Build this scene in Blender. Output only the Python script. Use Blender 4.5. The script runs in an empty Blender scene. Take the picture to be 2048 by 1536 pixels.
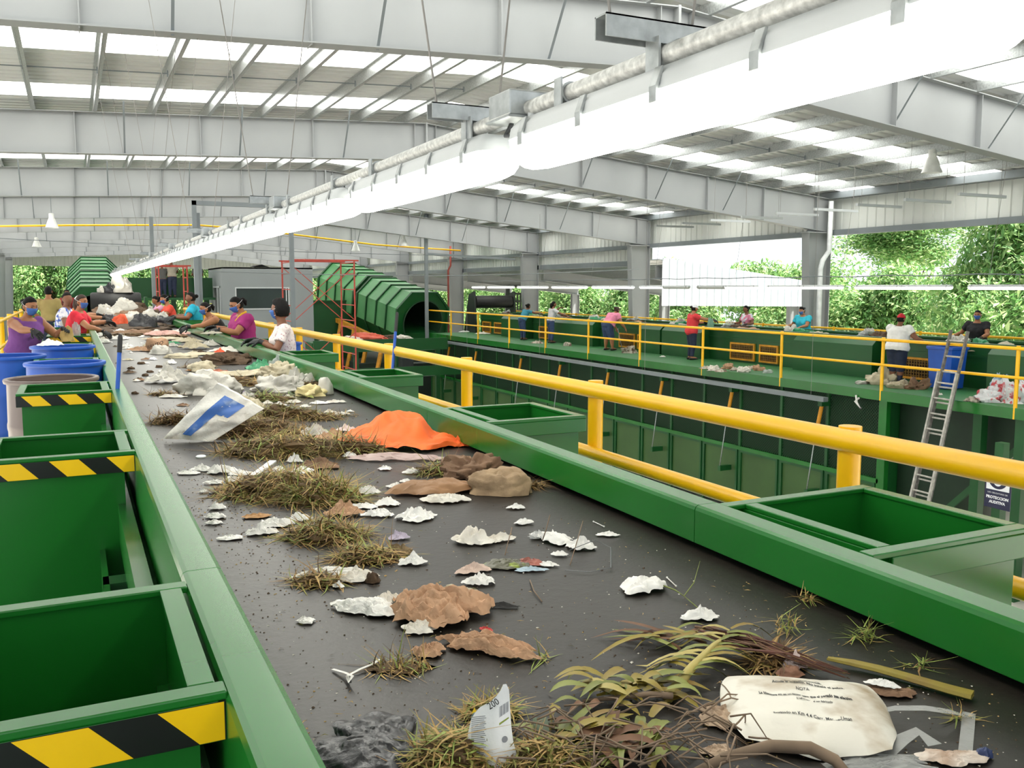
import bpy, bmesh, math, random
from mathutils import Vector, Matrix, noise
PI = math.pi
C = bpy.context.scene.collection
V = Vector
# ---------------------------------------------------------------- camera, sky, sun, exposure
FPX = 1800.0                      # focal length in pixels of the 2048 x 1536 frame
CAMZ = 1.66
PITCH = math.atan((768 - 574) / FPX)
YAW = math.atan((1024 - 145) * math.cos(PITCH) / FPX)
cam_d = bpy.data.cameras.new('camera'); cam = bpy.data.objects.new('camera', cam_d); C.objects.link(cam)
cam_d.sensor_width = 36.0; cam_d.lens = FPX / 2048 * 36.0; cam_d.clip_start = 0.02; cam_d.clip_end = 500
cam.location = (0, 0, CAMZ); cam.rotation_euler = (PI/2 - PITCH, 0, -YAW)
sc = bpy.context.scene; sc.camera = cam
sc.view_settings.view_transform = 'Standard'; sc.view_settings.look = 'None'
sc.view_settings.gamma = 1.0; sc.view_settings.use_curve_mapping = False
sc.view_settings.exposure = 1.08
w = bpy.data.worlds.new('sky'); sc.world = w; w.use_nodes = True
bg = w.node_tree.nodes['Background']; bg.inputs[0].default_value = (0.88, 0.95, 1.0, 1); bg.inputs[1].default_value = .72
sun_d = bpy.data.lights.new('sun', 'SUN'); sun_d.energy = 9.0; sun_d.angle = 0.01; sun_d.color = (1.0, 0.96, 0.88)
sun = bpy.data.objects.new('sun', sun_d); C.objects.link(sun)
sun.rotation_euler = V((-0.30, 0.20, -0.92)).to_track_quat('-Z', 'Y').to_euler()
# ---------------------------------------------------------------- pixel -> point on a real plane
_F = V((math.sin(YAW)*math.cos(PITCH), math.cos(YAW)*math.cos(PITCH), -math.sin(PITCH)))
_R = V((math.cos(YAW), -math.sin(YAW), 0)); _U = _R.cross(_F)
EYE = V((0, 0, CAMZ))
def ray(px, py): return _F*FPX + _R*(px-1024) - _U*(py-768)
def onz(px, py, z): d = ray(px, py); return EYE + d*((z-CAMZ)/d.z)
def onx(px, py, x): d = ray(px, py); return EYE + d*(x/d.x)
def depth(p): return (V(p)-EYE).dot(_F)
def ony(px, py, y): d = ray(px, py); return EYE + d*(y/d.y)
# ---------------------------------------------------------------- materials
def lin(c):
    if isinstance(c, str): c = [int(c[i:i+2], 16)/255 for i in (0, 2, 4)]
    return [(x/12.92 if x <= .04045 else ((x+.055)/1.055)**2.4) for x in c]
MATS = {}
def mat(name, col, rough=.6, metal=0., var=.12, scale=6., bump=0., bscale=None, col2=None, spec=.5, coat=0., trans=0., alpha=1., emit=0., detail=4., thr=None):
    if name in MATS: return MATS[name]
    m = bpy.data.materials.new(name); m.use_nodes = True; nt = m.node_tree; N = nt.nodes; L = nt.links
    b = N['Principled BSDF']; c = lin(col)
    b.inputs['Roughness'].default_value = rough; b.inputs['Metallic'].default_value = metal
    b.inputs['Specular IOR Level'].default_value = spec; b.inputs['Coat Weight'].default_value = coat
    b.inputs['Transmission Weight'].default_value = trans; b.inputs['Alpha'].default_value = alpha
    tc = N.new('ShaderNodeTexCoord'); nz = N.new('ShaderNodeTexNoise'); nz.inputs['Scale'].default_value = scale; nz.inputs['Detail'].default_value = detail
    L.new(tc.outputs['Object'], nz.inputs['Vector'])
    rp = N.new('ShaderNodeValToRGB'); e = rp.color_ramp.elements
    lo = [max(0, x*(1-var)) for x in c]; hi = [min(1, x*(1+var)) for x in c]
    if col2 is not None: hi = lin(col2)
    e[0].position, e[1].position = thr or (.3, .7)
    e[0].color = (*lo, 1); e[1].color = (*hi, 1)
    L.new(nz.outputs['Fac'], rp.inputs['Fac']); L.new(rp.outputs['Color'], b.inputs['Base Color'])
    if bump:
        n2 = N.new('ShaderNodeTexNoise'); n2.inputs['Scale'].default_value = bscale or scale*4; n2.inputs['Detail'].default_value = 4
        L.new(tc.outputs['Object'], n2.inputs['Vector'])
        bp = N.new('ShaderNodeBump'); bp.inputs['Strength'].default_value = bump; bp.inputs['Distance'].default_value = .02
        L.new(n2.outputs['Fac'], bp.inputs['Height']); L.new(bp.outputs['Normal'], b.inputs['Normal'])
    if emit:
        L.new(rp.outputs['Color'], b.inputs['Emission Color']); b.inputs['Emission Strength'].default_value = emit
    MATS[name] = m; return m
GREEN = mat('green_paint', '186a22', .25, 0, .10, 1.5)
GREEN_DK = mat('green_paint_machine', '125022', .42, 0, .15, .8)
GREEN_WORN = mat('green_paint_worn', '3c7a44', .55, 0, .2, 2.0)
GREEN_OLIVE = mat('green_panel_paint', '3c5c2c', .6, 0, .12, 1.0)
DECKG = mat('green_deck_paint', '2a6a36', .6, 0, .15, 1.2)
YEL = mat('yellow_paint', 'f9bd0a', .33, 0, .05, 4.0)
YEL_OLD = mat('yellow_paint_dirty', 'c98a1c', .6, 0, .25, 5.0)
TAPE_Y = mat('tape_yellow', 'f6c40a', .3, 0, .03, 8.0)
TAPE_K = mat('tape_black', '141414', .3, 0, .1, 8.0)
STEEL = mat('grey_primer_steel', '959899', .62, 0, .06, .7)
STEEL_DK = mat('grey_steel_profile', '7d8488', .55, .2, .08, 2.0)
GALV = mat('galvanised_steel', 'a9adad', .38, .65, .22, 30.0)
ROOFM = mat('roof_sheet', 'cfd1d0', .45, .25, .10, .6)
CLAD = mat('wall_cladding_paint', 'd3d6d1', .6, 0, .05, 1.0)
RUBBER = mat('rubber_belt', '25211d', .42, 0, .22, 2.2, .06, 40, spec=.34)
RUBBER_K = mat('black_rubber', '1b1b1c', .55, 0, .2, 5.0, .2)
CONC = mat('concrete', 'c9c4bc', .8, 0, .14, .5, .1, 8)
BLUEP = mat('blue_plastic', '1c53b4', .42, 0, .12, 3.0)
REDST = mat('red_oxide_steel', 'b3463a', .6, 0, .18, 6.0)
ALU = mat('worn_aluminium', 'b5b2ab', .5, .4, .25, 12.0)
# ---------------------------------------------------------------- mesh builder
def frame_from(d, up=None):
    d = V(d).normalized(); up = V(up) if up is not None else V((0, 0, 1))
    if abs(d.dot(up)) > .985: up = V((0, 1, 0)) if abs(d.y) < .9 else V((1, 0, 0))
    s = d.cross(up).normalized(); return s, s.cross(d).normalized()
class MB:
    def __init__(self): self.v = []; self.f = []; self.m = []
    def add(self, vs, fs, mi=0):
        o = len(self.v); self.v += [V(p) for p in vs]
        self.f += [tuple(i+o for i in f) for f in fs]; self.m += [mi]*len(fs); return self
    def box(self, x0, x1, y0, y1, z0, z1, mi=0):
        vs = [(x, y, z) for z in (z0, z1) for y in (y0, y1) for x in (x0, x1)]
        return self.add(vs, [(0,2,3,1),(4,5,7,6),(0,1,5,4),(2,6,7,3),(0,4,6,2),(1,3,7,5)], mi)
    def bar(self, p, q, wd, h, up=None, mi=0):
        p, q = V(p), V(q); s, u = frame_from(q-p, up); a, b = s*wd/2, u*h/2
        vs = [p-a-b, p+a-b, p+a+b, p-a+b, q-a-b, q+a-b, q+a+b, q-a+b]
        return self.add(vs, [(0,1,2,3),(7,6,5,4),(0,4,5,1),(1,5,6,2),(2,6,7,3),(3,7,4,0)], mi)
    def loft(self, rings, mi=0, cap=True, closed=True):
        n = len(rings[0]); vs = [p for r in rings for p in r]; fs = []
        for i in range(len(rings)-1):
            for j in range(n if closed else n-1):
                k = (j+1) % n; fs.append((i*n+j, i*n+k, (i+1)*n+k, (i+1)*n+j))
        if cap and closed: fs += [tuple(range(n-1, -1, -1)), tuple((len(rings)-1)*n+j for j in range(n))]
        return self.add(vs, fs, mi)
    def tube(self, pts, r, n=8, mi=0, cap=True, flat=1.0):
        pts = [V(p) for p in pts]; rs = r if isinstance(r, (list, tuple)) else [r]*len(pts); rings = []; up = None
        for i, p in enumerate(pts):
            d = (pts[min(i+1, len(pts)-1)] - pts[max(i-1, 0)])
            s, u = frame_from(d, up); up = u
            rings.append([p + (s*math.cos(2*PI*j/n) + u*flat*math.sin(2*PI*j/n))*rs[i] for j in range(n)])
        return self.loft(rings, mi, cap)
    def lathe(self, prof, c, n=24, mi=0, cap=False, axis=None):
        c = V(c); d = V(axis).normalized() if axis is not None else V((0, 0, 1)); s, u = frame_from(d)
        return self.loft([[c + d*z + (s*math.cos(2*PI*j/n)+u*math.sin(2*PI*j/n))*r for j in range(n)] for r, z in prof], mi, cap)
    def sphere(self, c, r, nu=12, nv=8, mi=0, fn=None):
        c = V(c); r = V(r) if not isinstance(r, (int, float)) else V((r, r, r)); vs = []; fs = []
        for i in range(nv+1):
            th = PI*i/nv
            for j in range(nu):
                ph = 2*PI*j/nu; d = V((math.sin(th)*math.cos(ph), math.sin(th)*math.sin(ph), math.cos(th)))
                q = V((d.x*r.x, d.y*r.y, d.z*r.z)); vs.append(c + (q*fn(d) if fn else q))
        for i in range(nv):
            for j in range(nu):
                k = (j+1) % nu; fs.append((i*nu+j, (i+1)*nu+j, (i+1)*nu+k, i*nu+k))
        return self.add(vs, fs, mi)
    def prism(self, poly, axis, a, b, mi=0):
        P = {'x': lambda t, p: (t, p[0], p[1]), 'y': lambda t, p: (p[0], t, p[1]), 'z': lambda t, p: (p[0], p[1], t)}[axis]
        return self.loft([[V(P(a, p)) for p in poly], [V(P(b, p)) for p in poly]], mi)
    def rot(self, ang, c, axis='Z'):
        M = Matrix.Rotation(ang, 3, axis); c = V(c); self.v = [M @ (p-c) + c for p in self.v]; return self
    def build(self, name, mats, parent=None, smooth=False, bevel=0., origin=None, merge=False):
        mats = mats if isinstance(mats, (list, tuple)) else [mats]
        if parent is not None: org = WORLD[parent.name]
        elif origin is not None: org = V(origin)
        else:
            xs = [p.x for p in self.v]; ys = [p.y for p in self.v]; zs = [p.z for p in self.v]
            org = V(((min(xs)+max(xs))/2, (min(ys)+max(ys))/2, min(zs)))
        me = bpy.data.meshes.new(name); me.from_pydata([p-org for p in self.v], [], self.f)
        for m_ in mats: me.materials.append(m_)
        if len(mats) > 1: me.polygons.foreach_set('material_index', self.m)
        bm = bmesh.new(); bm.from_mesh(me)
        if merge: bmesh.ops.remove_doubles(bm, verts=bm.verts, dist=1e-5)
        bmesh.ops.recalc_face_normals(bm, faces=bm.faces); bm.to_mesh(me); bm.free()
        if smooth is True: me.polygons.foreach_set('use_smooth', [True]*len(me.polygons))
        elif smooth: me.polygons.foreach_set('use_smooth', [True]*len(me.polygons)); me.set_sharp_from_angle(angle=smooth)
        o = bpy.data.objects.new(name, me); C.objects.link(o)
        if parent is not None: o.parent = parent; WORLD[o.name] = org.copy()
        else: o.location = org; WORLD[o.name] = org.copy()
        if bevel:
            bv = o.modifiers.new('bevel', 'BEVEL'); bv.width = bevel; bv.segments = 2; bv.limit_method = 'ANGLE'; bv.angle_limit = math.radians(50)
        return o
WORLD = {}
def tag(o, label=None, cat=None, group=None, kind=None):
    if label: o['label'] = label
    if cat: o['category'] = cat
    if group: o['group'] = group
    if kind: o['kind'] = kind
    return o
def thing(name, loc, label, cat, group=None):
    o = bpy.data.objects.new(name, None); C.objects.link(o); o.location = loc; o.empty_display_size = .1
    WORLD[o.name] = V(loc); return tag(o, label, cat, group)
def struct(o): o['kind'] = 'structure'; return o
def dup(root, loc, label=None, group=None, rz=0.):
    def cp(o, par):
        c = o.copy(); C.objects.link(c); c.parent = par
        for ch in list(o.children): cp(ch, c)
        return c
    r = cp(root, None); r.location = loc; r.rotation_euler.z += rz; WORLD[r.name] = V(loc)
    if label: r['label'] = label
    if group: r['group'] = group
    return r
ORD = ['nearest', 'second', 'third', 'fourth', 'fifth', 'sixth', 'seventh', 'eighth', 'ninth', 'tenth', 'eleventh', 'twelfth', 'thirteenth', 'fourteenth', 'fifteenth', 'sixteenth', 'seventeenth', 'eighteenth', 'nineteenth', 'twentieth', 'twenty-first', 'twenty-second']
# ================================================================ the hall: ground, roof, portal frames, cladding
GZ = -4.1                                  # ground level (the sorting walkway is z = 0)
struct(MB().box(-60, 70, -14, 140, GZ-.2, GZ).build('floor', CONC))
RX = 7.7
def ztop(x): return 5.5 - (.045*(RX-x) if x < RX else .095*(x-RX))      # top of the rafters
FY = [10.7] + [20.6 + 9.5*i for i in range(8)]
XL, XR = -5.3, 20.7
# purlins and roof sheets
SKY = mat('skylight_sheet', 'f4f8f6', .5, 0, .03, 2.0)
nt = SKY.node_tree; N = nt.nodes; tl = N.new('ShaderNodeBsdfTranslucent'); tl.inputs[0].default_value = (.97, .98, .97, 1)
df = N.new('ShaderNodeBsdfDiffuse'); df.inputs[0].default_value = (.9, .93, .92, 1); mx = N.new('ShaderNodeMixShader'); mx.inputs[0].default_value = .08
nt.links.new(tl.outputs[0], mx.inputs[1]); nt.links.new(df.outputs[0], mx.inputs[2]); nt.links.new(mx.outputs[0], N['Material Output'].inputs[0])
bands = []
for i in range(10): y = 1.6+9.5*i; bands += [(y+3.85, y+5.1), (y+7.75, y+9.0)]
def sheet(ya, yb, side, pitch=.3):          # ribbed sheet between ya and yb on one slope, ribs run down the slope
    xa, xb = (XL-.6, RX) if side < 0 else (RX, XR+.9)
    prof = []; n = max(1, round((yb-ya)/pitch)); st = (yb-ya)/n
    for i in range(n):
        y = ya + i*st; prof += [(y, 0), (y+st*.62, 0), (y+st*.72, .035), (y+st*.9, .035)]
    prof.append((yb, 0))
    m = MB(); k = len(prof)
    vs = [(x, y, ztop(x)+.2+dz) for x in (xa, xb) for y, dz in prof]
    return m.add(vs, [(i, i+1, k+i+1, k+i) for i in range(k-1)])
edges = [-9.0] + [e for b in bands for e in b] + [90.0]
roof = MB(); nwin = 0
for side in (-1, 1):
    for i in range(len(edges)-1):
        ya, yb = edges[i], edges[i+1]
        if yb <= ya or ya > 90: continue
        yb = min(yb, 90)
        if i % 2 == 0:
            m = sheet(ya, yb, side); o = len(roof.v); roof.v += m.v; roof.f += [tuple(j+o for j in f) for f in m.f]; roof.m += m.m
        elif ya > 4:
            nwin += 1; struct(sheet(ya, yb, side, .28).build('window_%d' % nwin, SKY))
        else:
            m = sheet(ya, yb, side); o = len(roof.v); roof.v += m.v; roof.f += [tuple(j+o for j in f) for f in m.f]; roof.m += m.m
struct(roof.build('ceiling', ROOFM))
pl = [RX - .55 - 1.1*i for i in range(12)]; pr = [RX + .55 + 1.12*i for i in range(12)]
for s, xs in (('left', pl), ('right', pr)):
    for i, x in enumerate(xs):
        z = ztop(x); d = .06 if s == 'left' else -.06
        m = MB().box(x-.004, x+.004, -6, 89.6, z, z+.2).box(min(x, x+d), max(x, x+d), -6, 89.6, z, z+.006).box(min(x, x-d), max(x, x-d), -6, 89.6, z+.192, z+.2)
        o = m.build('roof_purlin', GALV)
        tag(o, 'light grey roof purlin, %s down from the ridge on the %s slope' % (ORD[i] if i else 'first', s), 'roof purlin', 'purlins under the roof sheets')
for i, y in enumerate(FY[:6]):
    yy = y + 6.2; m = MB()
    for xs in (pl, pr): m.tube([(x, yy, ztop(x)+.07) for x in sorted(xs)], .011, 5)
    for x in pl[:9] + pr[:9]: m.box(x-.02, x+.02, yy-.02, yy+.02, ztop(x)+.02, ztop(x)+.12)
    tag(m.build('sag_rod', STEEL_DK), 'thin rod tying the purlins together across the roof, %s bay from the camera' % ORD[i], 'tie rod', 'tie rods between purlins')
# portal frames
def iweb(m, a, b, h0, h1, tw=.012, fw=.26, tf=.016, y=0.):
    (xa, za), (xb, zb) = a, b             # top line a-b, depth h0 -> h1 downwards
    m.prism([(xa, za), (xb, zb), (xb, zb-h1), (xa, za-h0)], 'y', y-tw/2, y+tw/2)
    for (p, q) in (((xa, za), (xb, zb)), ((xa, za-h0), (xb, zb-h1))):
        m.prism([(p[0], p[1]+tf/2), (q[0], q[1]+tf/2), (q[0], q[1]-tf/2), (p[0], p[1]-tf/2)], 'y', y-fw/2, y+fw/2)
fr_lab = ['wide grey roof frame crossing the top edge of the photo, nearest of all', 'second grey roof frame, its ridge joint just behind the hanging lamp row', 'third grey roof frame back, over the end of the near lamps',
 'fourth grey roof frame from the camera', 'fifth grey roof frame, the one carrying the yellow pipe', 'sixth grey roof frame from the camera', 'seventh grey roof frame from the camera', 'eighth grey roof frame from the camera', 'farthest grey roof frame, at the end wall']
for fi, y in enumerate(FY):
    t = thing('portal_frame', (RX, y, GZ), fr_lab[fi], 'steel frame', 'portal frames of the hall')
    for s in (-1, 1):
        xe = XL if s < 0 else XR-.1
        m = MB(); iweb(m, (RX, ztop(RX)), (xe, ztop(xe)), .84, .80 if s < 0 else .98, y=y)
        r = m.build('rafter', STEEL, t)
        n = 5 if s < 0 else 6
        for k in range(n+1):
            x = RX + (xe-RX)*(k+.12)/(n+.4); zt = ztop(x); dep = .86 if s < 0 else .86+.12*(x-RX)/13
            MB().box(x-.006, x+.006, y-.11, y+.11, zt-dep+.01, zt-.01).build('stiffener', STEEL, r)
        # column: web in the x-z plane, tapering to the base
        xo = xe - s*.0
        zc = ztop(xe) - (.84 if s < 0 else .98)
        m = MB(); wt, wb = .86, .55
        m.prism([(xo, zc+.9), (xo, GZ), (xo-s*wb, GZ), (xo-s*wt, zc)], 'y', y-.008, y+.008)
        m.prism([(xo, zc+.9), (xo, GZ), (xo+s*.02, GZ), (xo+s*.02, zc+.9)], 'y', y-.15, y+.15)
        m.prism([(xo-s*wb, GZ), (xo-s*wt, zc), (xo-s*(wt+.02), zc), (xo-s*(wb+.02), GZ)], 'y', y-.15, y+.15)
        m.box(min(xo, xo-s*(wt+.1)), max(xo, xo-s*(wt+.1)), y-.16, y+.16, zc-.03, zc)
        m.build('column', STEEL, t)
    MB().box(RX-.02, RX+.02, y-.14, y+.14, ztop(RX)-.95, ztop(RX)+.02).build('ridge_plate', STEEL, t)
    for s in (-1, 1):                        # flange braces from the purlins
        for k in range(4):
            x = RX + s*(2.0+2.3*k); zt = ztop(x)
            if x < XL: continue
            MB().bar((x, y-.03, zt-.84), (x+s*.02, y-.75, zt+.12), .035, .006, mi=0).build('flange_brace', STEEL_DK, t)
# hanging cladding along the eaves and at the end wall, with bottom girts
def cladding(name, p0, p1, z0a, z0b, z1a, z1b, pitch=.32, mat_=CLAD, rib=.03):
    p0, p1 = V((*p0, 0)), V((*p1, 0)); d = (p1-p0); n = max(2, round(d.length/pitch)); u = d.normalized(); nn = V((-u.y, u.x, 0))
    pr_ = []
    for i in range(n):
        t0 = i/n
        for f, e in ((0, 0), (.72, 0), (.79, rib), (.93, rib)): pr_.append((t0+f/n, e))
    pr_.append((1., 0)); m = MB(); k = len(pr_)
    vs = [p0+d*t+nn*e+V((0, 0, z0a+(z0b-z0a)*t)) for t, e in pr_] + [p0+d*t+nn*e+V((0, 0, z1a+(z1b-z1a)*t)) for t, e in pr_]
    m.add(vs, [(i, i+1, k+i+1, k+i) for i in range(k-1)])
    return struct(m.build(name, mat_))
cladding('wall_right', (XR+.12, 30.1), (XR+.12, -6), 3.3, 3.3, 4.5, 4.5)
cladding('wall_right_rear', (XR+.12, 90), (XR+.12, 30.1), 2.75, 2.75, 4.5, 4.5)
cladding('wall_left', (XL-.12, -6), (XL-.12, 90), 3.6, 3.6, 5.0, 5.0)
cladding('wall_end', (XL, 90), (XR, 90), 3.55, 3.2, ztop(XL)+.2, ztop(XR)+.2)
struct(MB().box(XR-.12, XR+.1, -6, 90, 3.2, 3.36).build('trim_1', STEEL_DK))
struct(MB().box(XR-.1, XR+.08, 30.4, 90, 2.5, 2.72).build('trim_2', STEEL_DK))
struct(MB().box(XL-.1, XL+.1, -6, 90, 3.5, 3.66).build('trim_3', STEEL_DK))
struct(MB().box(XR-.2, XR+.25, -6, 90, 4.28, 4.46).build('trim_4', STEEL_DK))
# lean-to annex beyond the right eave
XA = 28.5
def zan(x): return 2.72 - .115*(x-XR)
AY0 = 29.7
m = MB(); m.prism([(XR+.2, zan(XR)), (XA, zan(XA)), (XA, zan(XA)+.04), (XR+.2, zan(XR)+.04)], 'y', AY0, 88)
struct(m.build('ceiling_annex', ROOFM))
WHITE_CLAD = mat('white_wall_cladding', 'd3dae0', .5, 0, .02, 1.0)
cladding('wall_annex', (XR+.3, AY0-.05), (XA, AY0-.05), .92, .82, zan(XR)+.1, zan(XA)+.1, .38, WHITE_CLAD)
for i in range(6):
    y = AY0 + .3 + 9.5*i
    t = thing('annex_portal', (XA-.4, y, GZ), 'grey steel frame of the lean-to annex, %s from the front' % ('first' if i == 0 else ORD[i]), 'steel frame', 'frames of the annex')
    m = MB(); iweb(m, (XR+.2, zan(XR)-.2), (XA-.1, zan(XA)-.2), .55, .45, y=y); m.build('rafter', STEEL, t)
    m = MB(); m.box(XA-.6, XA-.58, y-.13, y+.13, GZ, zan(XA)-.6).box(XA-.12, XA-.1, y-.13, y+.13, GZ, zan(XA)-.6).box(XA-.6, XA-.1, y-.008, y+.008, GZ, zan(XA)-.6); m.build('column', STEEL, t)
for i in range(6):
    x = XR+1.1+1.25*i; z = zan(x)
    o = MB().box(x-.005, x+.005, AY0, 88, z-.19, z-.01).box(x-.005, x+.05, AY0, 88, z-.19, z-.183).build('annex_purlin', GALV)
    tag(o, 'roof purlin of the annex, %s out from the hall' % ('first' if i == 0 else ORD[i]), 'roof purlin', 'purlins of the annex')
# white downpipe on the second column, yellow gas pipe along the fifth frame
m = MB(); y = FY[1]-.25
m.tube([(20.45, y, 4.2), (20.45, y, 2.75), (20.2, y, 2.45), (20.12, y, 2.2), (20.12, y, GZ)], .075, 10)
tag(m.build('downpipe', mat('white_pvc', 'e6e9ea', .4), None, True), 'white plastic downpipe with a bend on the right-hand column', 'downpipe')
y = FY[4]-1.2
m = MB().tube([(XL, y, 4.33), (0, y, 4.56), (RX-2, y, 4.74), (RX+.5, y, 4.62), (15, y, 3.95), (XR-.7, y, 3.72)], .045, 8)
tag(m.build('gas_pipe', YEL, None, True), 'long yellow pipe running across the hall under the roof frames', 'pipe')
m = MB().tube([(XR-1.0, FY[4]-.4, 4.0), (XR-1.0, FY[4]-.4, 2.9), (XR-1.15, FY[4]-.4, 2.6), (XR-1.15, FY[4]-.4, GZ)], .06, 8)
tag(m.build('red_pipe', mat('red_pipe_paint', '8c3a30', .5), None, True), 'dark red riser pipe on a far right column', 'pipe')
# thin sag rods / cables seen against the roof
for k, (a, b, lab) in enumerate([((-5, 34, 3.35), (20, 34, 2.95), 'thin grey cable strung across the hall behind the third frame'), ((3.5, 27, 2.1), (19.8, 29.5, 2.35), 'thin steel cable sagging from above the scaffold to the right columns')]):
    pts = [V(a).lerp(V(b), i/12) - V((0, 0, .18*math.sin(PI*i/12))) for i in range(13)]
    tag(MB().tube(pts, .012, 5).build('cable', STEEL_DK), lab, 'cable')
# ================================================================ near sorting line: walkway, conveyor, chutes, guardrails, lamps
m = MB().box(-1.3, 2.86, -1.8, 27.5, -.12, 0).box(-1.3, -.1, 27.5, 35, -.12, 0)
for y in (-1, 4, 9, 14, 19, 24, 27.2):
    for x in (-1.15, 2.7): m.box(x-.09, x+.09, y-.09, y+.09, GZ, -.12)
for x in (-1.15, -.25): m.box(x-.09, x+.09, 34.7, 34.88, GZ, -.12)
struct(m.build('floor_walkway', GREEN_WORN))
def xr(y): return 1.62 + .024*min(max(y, -2), 7.0)         # inner face of the right-hand rail
BZ = .86
conv = thing('belt_conveyor', (1.0, 12, 0), 'long dark rubber conveyor belt between green side rails, strewn with rubbish', 'conveyor')
YS = [-1.7, -.3] + [2.17 + 2.47*i for i in range(10)]
m = MB()
for a, b in zip(YS[:-1], YS[1:]):
    m.add([(.24, a, BZ), (xr(a)+.05, a, BZ), (xr(b)+.05, b, BZ), (.24, b, BZ)], [(0, 1, 2, 3)])
    m.add([(.24, a, BZ-.012), (xr(a)+.05, a, BZ-.012), (xr(b)+.05, b, BZ-.012), (.24, b, BZ-.012)], [(3, 2, 1, 0)])
m.build('belt', RUBBER, conv)
def rail_prof(side):      # (offset outwards from inner face, z)
    return [(0, .885), (0, .985), (.004, .995), (.014, 1.0), (.08, 1.0), (.09, .996), (.095, .985), (.095, .74), (.09, .74), (.09, .93), (.006, .93), (.006, .885)]
for side in (-1, 1):
    for a, b in zip(YS[:-1], YS[1:]):
        rings = []
        for y in (a+.0015, b-.0015):
            x0 = .29 if side < 0 else xr(y)
            rings.append([V((x0 + side*o, y, z)) for o, z in rail_prof(side)])
        MB().loft(rings).build('side_rail', GREEN, conv)
    m = MB()
    for a, b in zip(YS[:-1], YS[1:]):
        xs = [(.175, .125) if side < 0 else (xr(y)+.115, xr(y)+.165) for y in (a, b)]
        vs = [(x, y, z) for y, xx in zip((a, b), xs) for z in (.60, .78) for x in xx]
        m.add(vs, [(0,1,3,2),(4,6,7,5),(0,4,5,1),(2,3,7,6),(0,2,6,4),(1,5,7,3)])
    m.build('frame_beam', GREEN, conv)
    x = .06 if side < 0 else 2.0
    MB().box(x-.01, x+.01, -1.6, 24.3, 0, .6).box(x-.05, x+.05, -1.6, 24.3, .3, .32).build('skirt_panel', GREEN, conv)
    for k in range(9):
        y = .6+2.9*k; x = .10 if side < 0 else xr(y)+.17
        MB().box(x-.05, x+.05, y-.05, y+.05, 0, .6).build('leg', GREEN_DK, conv)
MB().lathe([(0, -.72), (.155, -.72), (.155, .72), (0, .72)], (1.02, YS[-1]+.02, BZ-.17), 20, axis=(1, 0, 0)).build('roller', STEEL_DK, conv, .6)
# rubbish chutes on both sides
def chute(side, i):
    y0 = (1.48 if side < 0 else 1.56) + 2.42*i; y1 = y0 + (.62 if side < 0 else .60)
    if side < 0: xa, xb, xj = -.35, .185, .198
    else: xj = xr(y0)+.093; xa, xb = 2.36, max(1.82, xj+.03)
    who = 'left' if side < 0 else 'right'
    lab = 'green steel chute with %s, %s on the %s side of the belt' % ('a hazard-striped rim' if side < 0 else 'a plain green rim', ORD[i], who)
    t = thing('waste_chute', ((xa+xb)/2, (y0+y1)/2, 0), lab, 'chute', 'chutes along the %s side' % who)
    lo, hi = min(xa, xb), max(xa, xb); jl, jh = min(xj, lo), max(xj, hi)
    m = MB(); rw = .045
    m.box(jl, jh, y0, y0+rw, .985, 1.0).box(jl, jh, y1-rw, y1, .985, 1.0).box(lo, lo+rw, y0+rw, y1-rw, .985, 1.0).box(hi-rw, hi, y0+rw, y1-rw, .985, 1.0)
    m.box(lo, hi, y0, y0+.008, .915, .985).box(lo, hi, y1-.008, y1, .915, .985).box(lo, lo+.008, y0+.008, y1-.008, .915, .985).box(hi-.008, hi, y0+.008, y1-.008, .915, .985)
    m.build('rim', GREEN, t, bevel=.003)
    m = MB(); a, b, c_, d = lo+.03, hi-.03, y0+.028, y1-.028; th = .006
    m.box(a, b, c_, c_+th, .0, .984).box(a, b, d-th, d, .0, .984).box(a, a+th, c_+th, d-th, .0, .984).box(b-th, b, c_+th, d-th, .0, .984).box(a, b, c_, d, .0, .02)
    m.build('chute_body', GREEN, t)
    if side < 0:                                     # black and yellow tape along the front edge
        m = MB(); f = y0-.0008
        m.add([(lo, f, .917), (jh-.004, f, .917), (jh-.004, f, .984), (lo, f, .984)], [(0, 1, 2, 3)], 0)
        x = lo + .03
        while x < hi - .04:
            x2 = min(x+.105, jh-.006)
            m.add([(min(x+.062, jh-.01), f-.0006, .918), (min(x2+.062, jh-.006), f-.0006, .918), (x2, f-.0006, .983), (x, f-.0006, .983)], [(0, 1, 2, 3)], 1); x += .205
        m.build('hazard_tape', [TAPE_K, TAPE_Y], t)
for i in range(10): chute(-1, i)
for i in range(10): chute(1, i)
# yellow guardrails
def guardrail(name, x, ys, z0, ztop_, zmid, rp, rr, rm, lab, xo=-.04, mt=YEL, base=None, grp=None):
    t = thing(name, (x, (ys[0]+ys[-1])/2, z0), lab, 'guardrail', grp)
    for y in ys:
        MB().tube([(x, y, z0), (x, y, ztop_+.05 if rp > .03 else ztop_)], rp, 14).build('post', mt, t, .9)
    for nm, z, r in (('top_rail', ztop_, rr), ('mid_rail', zmid, rm)):
        MB().tube([(x+xo, ys[0]-.04, z), (x+xo, ys[-1]+.04, z)], r, 14).build(nm, mt, t, .9)
    return t
guardrail('guardrail', 2.76, [.65+1.95*i for i in range(14)], 0, 1.06, .69, .045, .045, .036, 'thick yellow guardrail with round posts to the right of the near belt', -.05)
guardrail('guardrail', -1.22, [9.6+2.4*i for i in range(8)], 0, 1.05, .6, .045, .03, .025, 'yellow guardrail at the far left edge behind the woman in purple', .03)
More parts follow.
